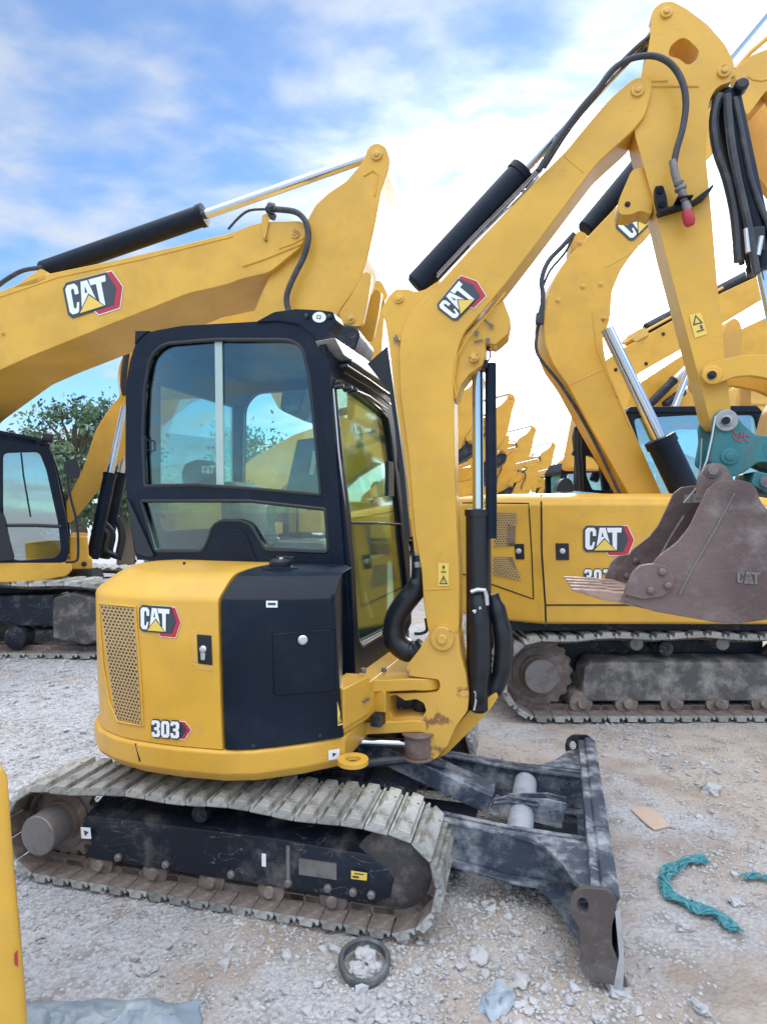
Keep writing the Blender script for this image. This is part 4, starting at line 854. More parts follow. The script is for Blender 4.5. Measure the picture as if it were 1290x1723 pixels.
for dv in (-.012, bwid - .02):
    m_ = MB(); sc = fil(BP((1048,1000),(1062,965),(1076,951),(1100,948),(1122,952),(1134,972),(1130,992),(1112,1004),(1080,1008), v=bn), .015, 3); m_.prism([p + BF.a * dv for p in sc], BF.a * .035)
    for x, y in ((1112,962),(1122,985),(1093,993)): m_.lathe(BF.px(x, y, bn) + BF.a * dv, -BF.a, [(.018, 0), (.016, .008), (.008, .014)], 8)
    build('side_cutter', m_, RUST, BU, bevel=.006)
m_ = MB()
m_.tube(BP((1142,1000),(1168,950),(1200,895),(1235,830), v=bn - .002), .004, 6)
for v_ in (bn + .16,): m_.tube(BP((1108,940),(1130,900),(1150,868), v=v_), .005, 6)
build('bucket_weld', m_, STEEL, BU)
decal('embossed_lettering', BU, [(C_, [], 0), (A_, [Ah], 0), (T_, [], 0)], surf_plane(BF, bn), [(1236,958),(1292,962),(1292,990),(1236,986)], [STEEL], eps=.004)
lipn, lipf = BF.px(1052, 1008, bn), None
lipf = lipn + BF.a * bwid
TD = (BF.f * -1 + V((0, 0, .12))).normalized()
for i in range(5):
    c = lipn.lerp(lipf, .07 + i * .215); up = V((0, 0, 1)); m_ = MB()
    def ts(d, hw, hh, dz=0): return [c + TD * d + BF.a * (s1 * hw) + up * (s2 * hh + dz) for s1, s2 in ((-1,-1),(1,-1),(1,1),(-1,1))]
    m_.loft([ts(-.12, .026, .020, -.012), ts(-.02, .028, .026), ts(.04, .022, .018), ts(.06, .028, .022), ts(.14, .022, .012, .002), ts(.205, .014, .004, .004)])
    build('bucket_tooth', m_, mat('worn_tooth_steel', (.36, .23, .18), .45, dirt=(.12,.08,.07), dirt_amt=.7, dirt_scale=20, bump=.3) if i == 0 else bpy.data.materials['worn_tooth_steel'], BU, bevel=.006)
for dv in (.10, .30):
    m_ = MB(); er = fil(BP((1172,842),(1176,800),(1192,780),(1214,780),(1230,795),(1236,815),(1210,830), v=bn + dv), .015, 3); m_.prism(er, BF.a * .035); m_.cyl(BF.px(1198, 792, bn + dv - .012), BF.px(1198, 792, bn + dv + .05), .03, seg=20); m_.lathe(BF.px(1198, 792, bn + dv - .012), -BF.a, [(.02, 0), (.02, .012)], 12)
    build('bucket_ear', m_, RUST, BU, bevel=.004)
m_ = MB(); m_.cyl(BF.px(1198, 792, bn + .1), BF.px(1198, 792, bn + .34), .022); m_.cyl(BF.px(1290, 810, -.14), BF.px(1290, 810, .14), .024); m_.box(BF.px(1180, 838, bn + .28), BF.f * .03, BF.a * .17, V((0, 0, .02))); build('bucket_pin', m_, STEEL, BU)
# ---- swing bracket
sw = -.105
so_ = fil(BP((706,1092),(716,1074),(728,1060),(734,1052),(748,1050),(763,1057),(771,1069),(774,1099),(783,1134),(788,1171),(786,1196),(766,1223),(752,1256),(735,1275),(712,1285),(694,1281),(684,1262),(684,1243),(686,1234),(650,1226),(642,1200),(648,1167),(735,1166),(741,1155),(738,1143),(700,1139),(684,1136),(684,1120), v=sw), .012, 3)
sh_ = fil(BP((656,1171),(666,1169),(682,1179),(700,1176),(713,1183),(717,1196),(711,1207),(690,1205),(662,1208),(654,1194), v=sw), .008, 3)
m_ = MB(); m_.box(BF.px(685, 1190, .03), BF.f * .11, BF.a * .02, V((0, 0, .085))); build('cavity_shade_block', m_, UND, R3)  # dark block behind the slot, stands in for the shade inside the bracket
m_ = MB(); m_.prism(so_, BF.a * .23, holes=[sh_]); SWB = build('swing_bracket', m_, YELW, R3, bevel=.008)
m_ = MB(); m_.lathe(BF.px(744, 1074, sw), -BF.a, [(.054, 0), (.054, .014), (.050, .018), (.022, .018), (.022, .03), (.018, .034)], 28); m_.cyl(BF.px(744,1074,sw), BF.px(744,1074,sw+.26), .04); build('boom_foot_pin', m_, YELW, SWB)
m_ = MB(); c_ = BF.px(702, 1255, sw); c_ = c_ + BF.a * .01; m_.cyl(c_ + V((0, 0, -.045)), c_ + V((0, 0, .05)), .062, seg=28); m_.cyl(c_ + V((0, 0, .05)), c_ + V((0, 0, .062)), .075, seg=28); m_.cyl(c_ + V((0, 0, -.058)), c_ + V((0, 0, -.045)), .075, seg=28); build('swing_pivot_eye', m_, RUST, SWB, bevel=.004)
m_ = MB(); a_ = BF.px(575, 1247, -.20); b_ = BF.px(682, 1251, -.10); m_.cyl(a_, b_, .021, seg=20); build('swing_cylinder_rod', m_, CHR, R3)
m_ = MB(); m_.prism(fil(BP((752,1256),(766,1223),(790,1196),(806,1184),(835,1164),(838,1172),(826,1192),(800,1220),(772,1248),(752,1268),(735,1277), v=-.02), .01, 2), BF.a * .15); build('cylinder_foot', m_, YEL, SWB, bevel=.005)
hyd(SWB, 'boom_cylinder', BF.px(806, 1195, .02), BF.px(803, 615, .02), .585, .058, .026, bm=BLK)
m_ = MB(); m_.tube(BP((826,906),(826,800),(825,700),(825,612), v=.0), .026, 14); build('cylinder_guard_tube', m_, NAVY, SWB)
m_ = MB()
m_.tube(BP((802,1000),(806,1040),(808,1090),(806,1140),(800,1185), v=-.03), [.035,.045,.05,.05,.05,.045,.035], 12, sm=5)
m_.tube(BP((828,1000),(840,1040),(847,1085),(842,1135),(822,1175),(808,1195), v=.02), [.03,.04,.045,.045,.04,.03,.03], 12, sm=5)
build('hose_sleeve', m_, BLK, R3)
m_ = MB(); m_.tube(BP((706,905),(706,960),(700,990),(680,1015),(664,1045),(664,1075),(680,1092),(698,1096),(712,1085), v=.02), [.035,.04,.05,.052,.052,.055,.055,.05,.04], 14, sm=5)
m_.tube(BP((688,800),(694,850),(700,900),(704,950), v=.03), .016, 8, sm=4); m_.tube(BP((716,1040),(718,1060),(708,1066),(697,1066), v=.08), .008, 8, sm=4)
build('hose_bundle', m_, BLK, R3)
m_ = MB(); m_.tube(BP((792,996),(803,992),(815,993),(818,1003),(819,1018), v=-.05), .010, 8); m_.cyl(BF.px(797,1030,-.06), BF.px(809,1021,-.06), .014, seg=10); m_.tube(BP((797,1163),(800,1166),(800,1180),(797,1195), v=-.07), .005, 6)
for y in (905, 925, 945): m_.cyl(BF.px(703, y, -.01), BF.px(704, y + 9, -.01), .019, seg=10)
build('hose_fittings', m_, SIL, R3)
m_ = MB(); m_.cyl(BF.px(819, 583, -.02), BF.px(819, 583, .05), .015); m_.tube([BF.px(817,583,.0), BF.px(824,592,.0), BF.px(824,602,.0), BF.px(818,612,.0)], .004, 6); m_.box(BF.px(808, 617, .02), BF.f * .035, BF.a * .05, V((0, 0, .018))); build('cylinder_head_pin', m_, UND, BOOM)
# ================================================================== the 307 excavator behind, right
E = Frame(0, 4.45, 0)        # side plane of its housing (v=0)
R7 = thing('excavator', (2.9, 5.6, 0), 'yellow excavator marked 307 standing side-on behind the bucket at the right', 'excavator')
def EP(*pts, v=0.0): return [E.px(x, y, v) for x, y in pts]
def hring(z, ins):
    pl = [(.56, 1.0), (.60, .55), (.78, .22), (1.16, .02), (3.5, 0), (3.62, .1), (3.62, 1.9), (3.5, 2.05), (1.2, 2.05), (.8, 1.9), (.60, 1.5)]
    c = V((2.2, 1.0)); out = []
    for x, v in pl:
        p = V((x, v)); d = (c - p); out.append(E.p(p.x + d.x / 1.7 * ins, p.y + d.y * ins, z))
    return out
m_ = MB(); m_.loft([hring(.728, .02), hring(.745, .0), hring(1.0, .0), hring(1.45, .0), hring(1.60, .0), hring(1.655, .025), hring(1.678, .08), hring(1.69, .2)])
HS7 = build('housing', m_, YEL, R7, bevel=.012, ang=22); B7 = m_.bvh(); S7 = surf_bvh(B7)
def groove(name, pts, parent, surf, r=.004, m=None, closed=False):
    a = []
    for i in range(len(pts) - (0 if closed else 1)):
        p, q_ = pts[i], pts[(i + 1) % len(pts)]
        for t in range(8): a.append(V(p).lerp(V(q_), t / 8))
    a.append(V(pts[0] if closed else pts[-1])); mm = MB(); mm.tube([surf(p.x, p.y)[0] for p in a], r, 6); return build(name, mm, m or HOLE, parent)
groove('panel_gap', [(910,834),(911,930),(917,1018),(918,1052)], HS7, S7, .007); groove('panel_gap', [(917,1018),(1100,1018),(1300,1017)], HS7, S7, .006)
groove('door_gap', [(778,846),(889,847),(894,930),(897,1008),(829,984),(776,965)], HS7, S7, .005)
m_ = MB()
for q_ in ([(834,863),(868,864),(866,919),(830,919)], [(829,938),(862,937),(876,976),(828,966)]):
    a = [S7(*p) for p in q_]; m_.add([l + n * .003 for l, n in a], [(0, 1, 2, 3)])
build('grille_backing', m_, bpy.data.materials['grille_backing'], HS7, fix=False)
m_ = MB(); perforated(m_, S7, [(834,862),(870,862),(868,920),(830,921)], 8, 15, .36, 0, .007, keep=lambda x, y: not (x > .62 and y > .35 + (x - .62) * .2) or x < .62)
build('air_grille', m_, bpy.data.materials['grille_paint'], HS7, fix=False); m_ = MB()
perforated(m_, S7, [(829,936),(872,936),(876,978),(828,967)], 9, 10, .36, 0, .007, keep=lambda x, y: y > (x - .55) * 1.6)
build('air_grille', m_, bpy.data.materials['grille_paint'], HS7, fix=False)
for q_ in ([(865,915),(881,915),(882,941),(867,941)], [(934,914),(956,914),(957,942),(935,942)]):
    m_ = MB(); patch(m_, S7, q_, -.01, .008); la = build('latch', m_, BLK, HS7, bevel=.004); m_ = MB(); l, n = S7((q_[0][0] + q_[1][0]) / 2, 927); m_.lathe(l, n, [(.02, 0), (.02, .016), (.008, .02)], 16); build('latch_button', m_, SIL, la)
decal('maker_logo', HS7, CAT, S7, [(979,884),(1067,884),(1067,936),(979,936)], eps=.005)
decal('model_number', HS7, number([D3, D0, D7], False), S7, [(981,955),(1028,955),(1028,985),(981,985)], eps=.005)
decal('red_arrow_sticker', HS7, [([V(p) for p in ((0,.3),(.5,.3),(.5,0),(1,.5),(.5,1),(.5,.7),(0,.7))], [], 1)], S7, [(842,1029),(854,1029),(854,1043),(842,1042)], eps=.005)
m_ = MB(); m_.cyl(E.p(2.15, 1.0, .5), E.p(2.15, 1.0, .735), .62, seg=40); m_.fbox(E, .75, 3.4, .15, 1.9, .66, .735); m_.fbox(E, 1.3, 3.0, .4, 1.6, .3, .55); build('carbody', m_, UND, R7)
EF = Frame(.0, 4.50, -.5)
for v0, v1, fl in ((0.0, .45, 1), (1.55, 2.0, -1)):
    crawler(R7, EF, 1.18, 3.18, .32, .66, v0, v1, .135, 1.35, shoes=(fl > 0)); running_gear(R7, EF, 1.18, 3.18, .32, v0, v1, flip=fl, hub=False)
    o_ = v0 if fl > 0 else v1
    m_ = MB()
    m_.loft([[EF.p(u, o_ + w * fl, z) for u, z in ((1.55, .12), (1.50, .17), (1.51, .37), (1.56, .42 + dz), (3.0, .42 + dz), (3.1, .32), (3.05, .12))] for w, dz in ((.10, -.01), (.13, .0), (.30, .02))]); build('track_frame', m_, mat('grimy_track_frame', (.085, .08, .08), .55, dirt=(.36, .33, .31), dirt_amt=.85, dirt_scale=5, bump=.4, lo=.42, hi=.68) if fl > 0 else UND, R7, bevel=.015)
for u in (1.9, 2.55):
    m_ = MB(); m_.lathe(EF.p(u, .28, .56), -EF.a, [(.05, 0), (.05, .2), (.03, .21)], 16); build('carrier_roller', m_, STEEL, R7)
# cab of the 307
CV = 1.0
m_ = MB(); co = EP((1056,690),(1168,684),(1275,684),(1290,700),(1318,835),(1080,850),(1068,750), v=CV); ci = fil(EP((1066,704),(1160,698),(1270,698),(1296,828),(1100,836),(1078,760), v=CV), .04, 3)
m_.prism(co, E.a * .06, holes=[ci]); m_.prism([p + E.a * .92 for p in co], E.a * .06, holes=[[p + E.a * .92 for p in ci]])
m_.prism(EP((1052,694),(1060,684),(1272,682),(1283,694), v=CV - .02), E.a * 1.02)
C7 = build('cab_frame', m_, NAVY, R7, bevel=.01)
m_ = MB(); m_.prism([p + E.a * .02 for p in ci], E.a * .006); m_.prism([p + E.a * .95 for p in ci], E.a * .006); build('cab_window', m_, GLB, C7)
m_ = MB(); m_.prism(fil(EP((1135,770),(1150,762),(1172,772),(1185,800),(1182,845),(1130,845), v=CV + .35), .03, 3), E.a * .4); build('operator_seat', m_, LGRY, C7, bevel=.03)
m_ = MB(); m_.prism(fil(EP((966,826),(968,770),(964,735),(968,716),(976,712),(984,722),(1010,760),(1034,800),(1036,832), v=CV + .1), .02, 3), E.a * .05, holes=[fil(EP((996,824),(986,800),(985,765),(1000,770),(1025,806),(1030,826), v=CV + .1), .02, 2)]); build('cab_rear_pillar', m_, NAVY, C7, bevel=.01)
m_ = MB(); m_.tube(EP((975,826),(974,790),(971,755),(972,725), v=CV), .035, 10); m_.tube(EP((962,762),(969,765), v=CV), .02, 8); m_.prism(fil(EP((934,828),(940,812),(950,803),(962,808),(966,828), v=CV), .03, 3), E.a * .12); build('handrail_and_light', m_, BLK, C7)
# boom of the 307
b7 = .55
bo = fil(EP((1062,840),(983,700),(955,648),(930,613),(917,579),(913,541),(919,503),(935,464),(952,436),(991,395),(1032,352),(1100,282),(1232,142),(1262,112),(1300,118),(1312,140),(1296,165),(1262,190),(1160,300),(1090,398),(1065,424),(1044,454),(1029,490),(1027,528),(1024,544),(1019,556),(1014,567),(1016,592),(1022,620),(1055,700),(1116,838), v=b7), .05, 3)
m_ = MB(); m_.prism(bo, E.a * .30); BM7 = build('boom', m_, YEL, R7, bevel=.01)
groove('boom_seam', [(955,648),(1014,622)], BM7, surf_plane(E, b7), .004, YELW); groove('boom_seam', [(1018,450),(1064,424)], BM7, surf_plane(E, b7), .004, YELW); groove('boom_seam', [(996,525),(1004,590),(1060,720)], BM7, surf_plane(E, b7), .006, YELW)
for x, y, r in ((938,505,.03),(980,482,.03),(1010,478,.03),(1016,536,.035),(975,408,.03)):
    m_ = MB(); pin(m_, E.px(x, y, b7), -E.a, r * .7, .012); build('boss', m_, YELW, BM7)
m_ = MB(); m_.prism(fil(EP((957,440),(962,398),(974,388),(986,393),(990,405), v=b7 + .08), .02, 3), E.a * .12); build('cylinder_lug', m_, YEL, BM7, bevel=.005)
decal('maker_logo', BM7, CAT, surf_plane(E, b7), [(1030,380),(1092,318),(1128,352),(1066,414)], eps=.005)
hyd(BM7, 'arm_cylinder', E.px(983, 388, b7 + .14), E.px(1330, -30, b7 + .14), .52, .075, .042, bm=NAVY)
for v in (.08, .22): 
    a_, b_ = E.px(1158, 840, b7 - .18 + (v - .08) * 4.4), E.px(1020, 553, b7 - .18 + (v - .08) * 4.4); hyd(BM7, 'boom_cylinder', a_, b_, .36, .11 if v < .1 else .09, .05, bm=NAVY)
m_ = MB(); m_.tube(EP((965,393),(945,415),(922,440),(911,470),(913,500),(909,535), v=b7), .020, 8, sm=4); m_.tube(EP((964,398),(950,425),(925,455),(914,480), v=b7 + .05), .010, 8, sm=4); m_.tube(EP((909,535),(903,560),(902,590),(917,615),(945,650),(990,725),(1042,830), v=b7 + .05), .014, 8, sm=4); m_.cyl(E.px(908, 528, b7), E.px(907, 545, b7), .035, seg=10)
build('hydraulic_hoses', m_, RUB, BM7)
m_ = MB(); m_.tube(EP((1236,118),(1262,88),(1292,62), v=b7), .02, 8); m_.prism(fil(EP((1233,118),(1262,93),(1300,78),(1360,100),(1420,300),(1390,320),(1330,240),(1290,150),(1256,196),(1246,170), v=b7 - .08), .04, 3), E.a * .08)
m_.prism([p + E.a * .46 for p in fil(EP((1233,118),(1262,93),(1300,78),(1360,100),(1420,300),(1390,320),(1330,240),(1290,150),(1256,196),(1246,170), v=b7 - .08), .04, 3)], E.a * .08); AR7 = build('arm', m_, YEL, R7, bevel=.008)
groove('cover_edge', [(1257,128),(1266,134),(1280,136),(1292,133)], AR7, surf_plane(E, b7 - .08), .008, YELW)
# ================================================================== generic full-size excavator: undercarriage, house, cab
def body(root, F, u0, v0, k=1.0, tone=YEL):
    """swing centre at (u0, v0) of frame F, facing +u"""
    def b_(name, lst, m, par, bev=.012): 
        mm = MB()
        for (a, b, c, d, e, f_) in lst: mm.fbox(F, u0 + a * k, u0 + b * k, v0 + c * k, v0 + d * k, e * k, f_ * k)
        return build(name, mm, m, par, bevel=bev)
    for s in (-1, 1):
        c0, c1 = sorted((v0 + s * .75 * k, v0 + s * 1.25 * k)); G = Frame(0, 0, 0); G.c, G.f, G.a = F.c.copy(), F.f, F.a
        crawler(root, G, u0 - 1.3 * k, u0 + 1.3 * k, .40 * k, .85 * k, c0, c1, .19 * k, 1.6 * k, shoes=False)
        b_('track_frame', [(-1.1, 1.1, s * .95 - .12, s * .95 + .12, .22, .6)], UND, root)
    b_('carbody', [(-.7, .7, -.8, .8, .4, .75), (-.5, .5, -.5, .5, .75, 1.0)], UND, root)
    h = b_('housing', [(-1.5, 1.3, -1.2, -.35, .98, 1.95), (-1.5, .1, -.34, 1.2, .98, 1.95), (.1, 1.3, -.3, .35, .98, 1.3)], tone, root, .05)
    m_ = MB(); pts = [F.p(u0 + k * u, v0 + k * v, 1.0 * k) for u, v in ((-1.3, -1.22), (-1.75, -1.0), (-1.95, -.5), (-2.0, 0), (-1.95, .5), (-1.75, 1.0), (-1.3, 1.22))]; m_.prism(pts, V((0, 0, .93 * k))); build('counterweight', m_, tone, root, bevel=.05)
    # cab on the far (left) side
    def cs(v): return [F.p(u0 + k * u, v0 + k * v, z * k) for u, z in ((.05, 1.0), (.0, 2.6), (.12, 2.78), (.95, 2.8), (1.12, 2.7), (1.42, 1.75), (1.42, 1.0))]
    m_ = MB()
    for v in (.4, 1.14): m_.prism(cs(v), F.a * .06 * k, holes=[fil([F.p(u0 + k * u, v0 + k * v, z * k) for u, z in ((.16, 1.25), (.12, 2.55), (.95, 2.65), (1.06, 2.58), (1.30, 1.75), (1.30, 1.2))], .05 * k, 2)])
    a = cs(.4); m_.prism([a[1], a[2], a[3], a[4], a[4] - V((0, 0, .08 * k)), a[1] - V((0, 0, .06 * k))], F.a * .8 * k); cab_ = build('cab_frame', m_, NAVY, root, bevel=.012)
    m_ = MB()
    for v in (.43, 1.17): m_.prism([F.p(u0 + k * u, v0 + k * v, z * k) for u, z in ((.1, 1.2), (.08, 2.6), (1.0, 2.7), (1.1, 2.6), (1.34, 1.75), (1.34, 1.15))], F.a * .006)
    m_.prism([F.p(u0 + k * 1.13, v0 + k * .45, 2.66 * k), F.p(u0 + k * 1.40, v0 + k * .45, 1.75 * k), F.p(u0 + k * 1.40, v0 + k * .45, 1.0 * k), F.p(u0 + k * 1.39, v0 + k * .45, 1.0 * k), F.p(u0 + k * 1.39, v0 + k * .45, 1.75 * k), F.p(u0 + k * 1.12, v0 + k * .45, 2.66 * k)], F.a * .7 * k)
    build('cab_glass', m_, GLB, cab_)
    return h
# ---- big excavator whose boom crosses the upper left
A = Frame(-.05, 5.3, 11)
def AP(*pts, v=0.0): return [A.px(x, y, v) for x, y in pts]
RA = thing('excavator', A.p(-5.8, .2, 0), 'large yellow excavator whose long boom enters from the left edge above the black cab', 'excavator', 'excavators parked in the long row behind')
ab = fil(AP((-330,940),(-400,860),(-380,760),(-260,640),(-120,545),(0,490),(69,463),(200,436),(300,413),(390,391),(422,378),(445,373),(509,371),(515,389),(511,406),(506,416),(454,458),(405,470),(385,478),(360,484),(316,494),(158,557),(53,599),(0,623),(-90,690),(-190,800),(-250,900),(-270,960)), .05, 3)
m_ = MB(); m_.prism(ab, A.a * .72); BA = build('boom', m_, YEL, RA, bevel=.01)
SA = surf_plane(A, 0)
decal('maker_logo', BA, CAT, SA, [(104,478),(203,452),(216,516),(118,548)], eps=.006)
m_ = MB(); m_.prism(fil(AP((20,486),(45,468),(68,452),(76,455),(78,470),(60,478)), .02, 2), A.a * .3); m_.prism(fil(AP((441,380),(442,364),(450,360),(456,364),(452,382),(448,402),(444,404)), .01, 2), -A.a * .02); build('cylinder_lug', m_, YEL, BA, bevel=.006)
groove('boom_rib', [(409,448),(450,434),(508,410)], BA, SA, .012, YEL); groove('boom_rib', [(470,418),(495,409),(511,400)], BA, SA, .010, YEL); groove('boom_top_seam', [(0,500),(100,466),(240,436),(392,398)], BA, SA, .007, YEL)
for x, y, r in ((497,394,.05),(448,404,.02),(6,561,.025)):
    m_ = MB(); pin(m_, A.px(x, y, 0), -A.a, r * .8, .025); build('boom_pin', m_, YELW, BA)
hyd(BA, 'arm_cylinder', A.px(72, 457, .30), A.px(640, 258, .30), .51, .098, .045, bm=NAVY)
m_ = MB(); m_.tube(AP((72,450),(40,455),(15,468),(-10,486), v=.1), .022, 8, sm=4); m_.tube(AP((384,386),(402,366),(420,354),(448,352), v=.02), .012, 8, sm=3)
m_.tube(AP((448,352),(475,353),(500,358),(515,375),(519,400),(512,430),(498,458),(486,485),(482,505),(486,525), v=-.03), .026, 10, sm=4); m_.cyl(A.px(452, 350, -.02), A.px(460, 352, -.02), .05, seg=10); m_.cyl(A.px(454, 362, 0), A.px(462, 366, 0), .03, seg=8)
build('hydraulic_hoses', m_, RUB, BA)
aa = .06
st = fil(AP((583,304),(611,270),(617,252),(624,243),(636,240),(648,246),(654,262),(655,275),(653,285),(641,319),(632,370),(618,433),(612,452),(608,468),(590,497),(571,523),(545,600),(510,690),(470,690),(420,600),(422,538),(437,500),(457,456),(500,400),(531,344),(553,324), v=aa), .03, 3)
m_ = MB(); m_.prism(st, A.a * .44); SA_ = build('arm', m_, YEL, RA, bevel=.01)
groove('arm_rib', [(612,296),(628,287),(636,293),(630,330)], SA_, surf_plane(A, aa), .010, YEL)
m_ = MB(); pin(m_, A.px(634, 261, aa), -A.a, .05, .03); build('arm_pin', m_, YELW, SA_)
m_ = MB(); lg = fil(AP((614,455),(626,462),(620,500),(610,548),(598,550),(578,545),(569,528),(590,497), v=aa - .03), .03, 3); m_.prism(lg, A.a * .05); m_.prism([p + A.a * .44 for p in lg], A.a * .05); LG_ = build('arm_tip_plates', m_, YEL, SA_, bevel=.006)
m_ = MB(); pin(m_, A.px(590, 537, aa - .03), -A.a, .04, .02); build('tip_pin', m_, YELW, LG_)
hyd(SA_, 'bucket_cylinder', A.px(633, 330, aa + .4), A.px(600, 548, aa + .34), .7, .06, .03, bm=YELF)
m_ = MB(); m_.prism(fil(AP((566,545),(598,548),(606,560),(596,590),(560,620),(520,640),(500,700),(470,690),(480,600),(540,570), v=-.15), .03, 2), A.a * .6); build('bucket', m_, UND, RA, bevel=.02)
body(RA, A, -6.4, .3, 1.0)
# distant copies in the same row
spots = [(821 - 13, 640, 14.4, 'excavator of the long row whose raised arm rises behind the mini excavator boom cylinder'),
         (860, 668, 16.7, 'distant excavator whose pointed arm stands tallest just right of the dark guard tube'),
         (897, 726, 23.0, 'distant excavator with the middle-sized of the small pointed arms above the 307 housing'),
         (931, 752, 28.5, 'distant excavator whose small arm tip is second from the black pillar of the 307'),
         (955, 766, 34.0, 'farthest excavator, tiny arm tip beside the black rear pillar of the 307 cab')]
tip = A.px(636, 240, aa)
for x, y, Y, lb in spots:
    q_ = at(x, y, Y); c = copy_tree(RA); c.location = V((q_.x - tip.x, q_.y - tip.y, 0)) + V(RA.location); c['label'] = lb
for x, y, k_, Y, lb in ((868, 772, .74, 19.0, 'smaller excavator of the row, low arm in the gap under the tallest distant arm'), (905, 788, .70, 21.0, 'smaller excavator of the row, low arm under the middle distant arm'), (940, 800, .68, 23.5, 'smaller excavator of the row, low arm just left of the black 307 pillar')):
    q_ = at(x, y, Y); c = copy_tree(RA); c.scale = (k_, k_, k_); c.location = V((q_.x, q_.y, 0)) - (V((tip.x, tip.y, 0)) - V(RA.location)) * k_; c['label'] = lb
# ---- excavator at the left with the dark cab
Bf = Frame(-3.75, 6.6, -26)
def XP(*pts, v=0.0): return [Bf.px(x, y, v) for x, y in pts]
RB = thing('excavator', Bf.p(-4.9, 1.0, 0), 'yellow excavator with a dark glazed cab standing at the left edge under the big boom', 'excavator')
ob = fil(XP((-190,948),(-190,748),(-150,728),(0,727),(62,739),(80,746),(90,770),(112,870),(116,905),(114,948)), .08, 3)
w1 = fil(XP((-110,935),(-110,752),(0,760),(66,758),(80,790),(100,888),(103,925),(95,938),(60,942),(30,942),(22,930),(8,850),(5,800)), .06, 3)
w1 = fil(XP((10,935),(5,850),(5,762),(66,760),(78,790),(98,880),(103,925),(95,938),(30,944)), .05, 3); w2 = fil(XP((-160,935),(-160,760),(-20,760),(-20,935)), .06, 3)
m_ = MB(); m_.prism(ob, Bf.a * .07, holes=[w1, w2]); m_.prism([p + Bf.a * 1.0 for p in ob], Bf.a * .07, holes=[[p + Bf.a * 1.0 for p in w] for w in (w1, w2)])
m_.prism(XP((-190,748),(-150,726),(0,724),(64,736),(84,748),(84,756),(60,750),(0,742),(-150,745)), Bf.a * 1.08); CB = build('cab_frame', m_, NAVY, RB, bevel=.012)
m_ = MB(); m_.prism([p + Bf.a * .03 for p in w1], Bf.a * .006); m_.prism([p + Bf.a * .03 for p in w2], Bf.a * .006); m_.prism([p + Bf.a * 1.04 for p in w1], Bf.a * .006)
build('cab_window', m_, GLB, CB)
m_ = MB(); m_.tube(XP((12,884),(60,884),(104,886), v=.0), .02, 8); m_.tube(XP((36,762),(40,800),(52,870), v=.03), .010, 6); m_.prism(fil(XP((-4,850),(8,872),(14,905),(24,942),(-8,945),(-12,860), v=-.04), .03, 2), Bf.a * .06); build('door_rails', m_, BLK, CB, bevel=.004)
m_ = MB(); m_.prism(fil(XP((10,940),(12,860),(30,850),(55,880),(75,905),(98,915),(100,940), v=.5), .05, 3), Bf.a * .4); build('operator_seat', m_, GRAYI, CB, bevel=.04)
m_ = MB(); m_.prism(fil(XP((108,776),(130,770),(136,790),(134,804),(114,806),(108,790), v=-.15), .03, 3), Bf.a * .12); m_.tube(XP((92,765),(105,762),(118,775), v=-.1), .015, 8); build('wing_mirror', m_, BLK, CB, bevel=.01)
m_ = MB(); m_.tube(XP((114,800),(120,840),(130,880),(132,930),(128,944),(110,946), v=-.12), .014, 8, sm=4); m_.cyl(Bf.px(72, 735, 0), Bf.px(90, 738, 0), .05, seg=12); build('handrail', m_, BLK, CB)
m_ = MB(); m_.prism(XP((-260,985),(-260,945),(118,945),(122,960),(112,970),(60,980)), Bf.a * 2.0); m_.prism(XP((117,958),(117,902),(148,902),(150,938),(156,940),(156,958), v=.3), Bf.a * 1.3); m_.prism(XP((-330,985),(-330,840),(-195,840),(-195,985), v=.0), Bf.a * 2.0); build('housing', m_, YEL, RB, bevel=.03)
m_ = MB(); pin(m_, Bf.px(142, 949, .3), -Bf.a, .03, .02); build('towing_boss', m_, UND, RB)
for v0, v1, s in ((-.05, .45, True), (1.6, 2.1, False)):
    g_ = Frame(0, 6.35, 3); crawler(RB, g_, -6.0, -3.10, .40, .83, v0, v1, .19, 1.6, shoes=s)
    m_ = MB(); m_.loft([[g_.p(u, v0 + w, z) for u, z in ((-6.2, .3), (-6.2, .62), (-4.3, .64), (-3.55, .66), (-3.5, .35), (-3.9, .32), (-4.3, .42), (-5.5, .40))] for w in (.08, .4)]); build('track_frame', m_, UND, RB, bevel=.015)
    m_ = MB(); m_.loft([[g_.p(u, v0 + w, z) for u, z in ((-3.52, .20), (-3.52, .64), (-3.3, .70), (-2.98, .62), (-2.86, .40), (-2.95, .22), (-3.15, .13))] for w in (.02, .4)]); build('motor_cover', m_, GRIME, RB, bevel=.03)
for i in range(4):
    m_ = MB(); m_.lathe(g_.p(-5.6 + .55 * i, -.0, .2), -g_.a, [(.10, -.2), (.12, -.1), (.12, .0), (.05, .02)], 20); build('track_roller', m_, UND, RB)
m_ = MB(); m_.prism(XP((-260,1010),(-260,983),(60,983),(112,972),(175,968),(175,1000), v=.4), Bf.a * 1.3); build('carbody', m_, UND, RB)
vb = .9
bb = fil(XP((114,885),(111,845),(139,792),(162,722),(186,685),(205,664),(200,620),(204,604),(228,571),(300,556),(520,492),(640,470),(655,500),(520,590),(330,670),(215,762),(195,783),(172,818),(130,869), v=vb), .08, 3)
m_ = MB(); m_.prism(bb, Bf.a * .42); BB = build('boom', m_, YEL, RB, bevel=.012)
m_ = MB(); m_.tube(XP((214,590),(210,620),(208,650),(212,665), v=vb - .1), .04, 8, sm=3); m_.tube(XP((160,905),(170,890),(182,900),(178,925),(196,935), v=vb - .2), .03, 8, sm=4); m_.tube(XP((175,880),(190,900),(186,930),(205,938), v=vb), .04, 8, sm=4); m_.tube(XP((198,870),(206,900),(200,935), v=vb), .05, 8, sm=4); build('hydraulic_hoses', m_, BLK, BB)
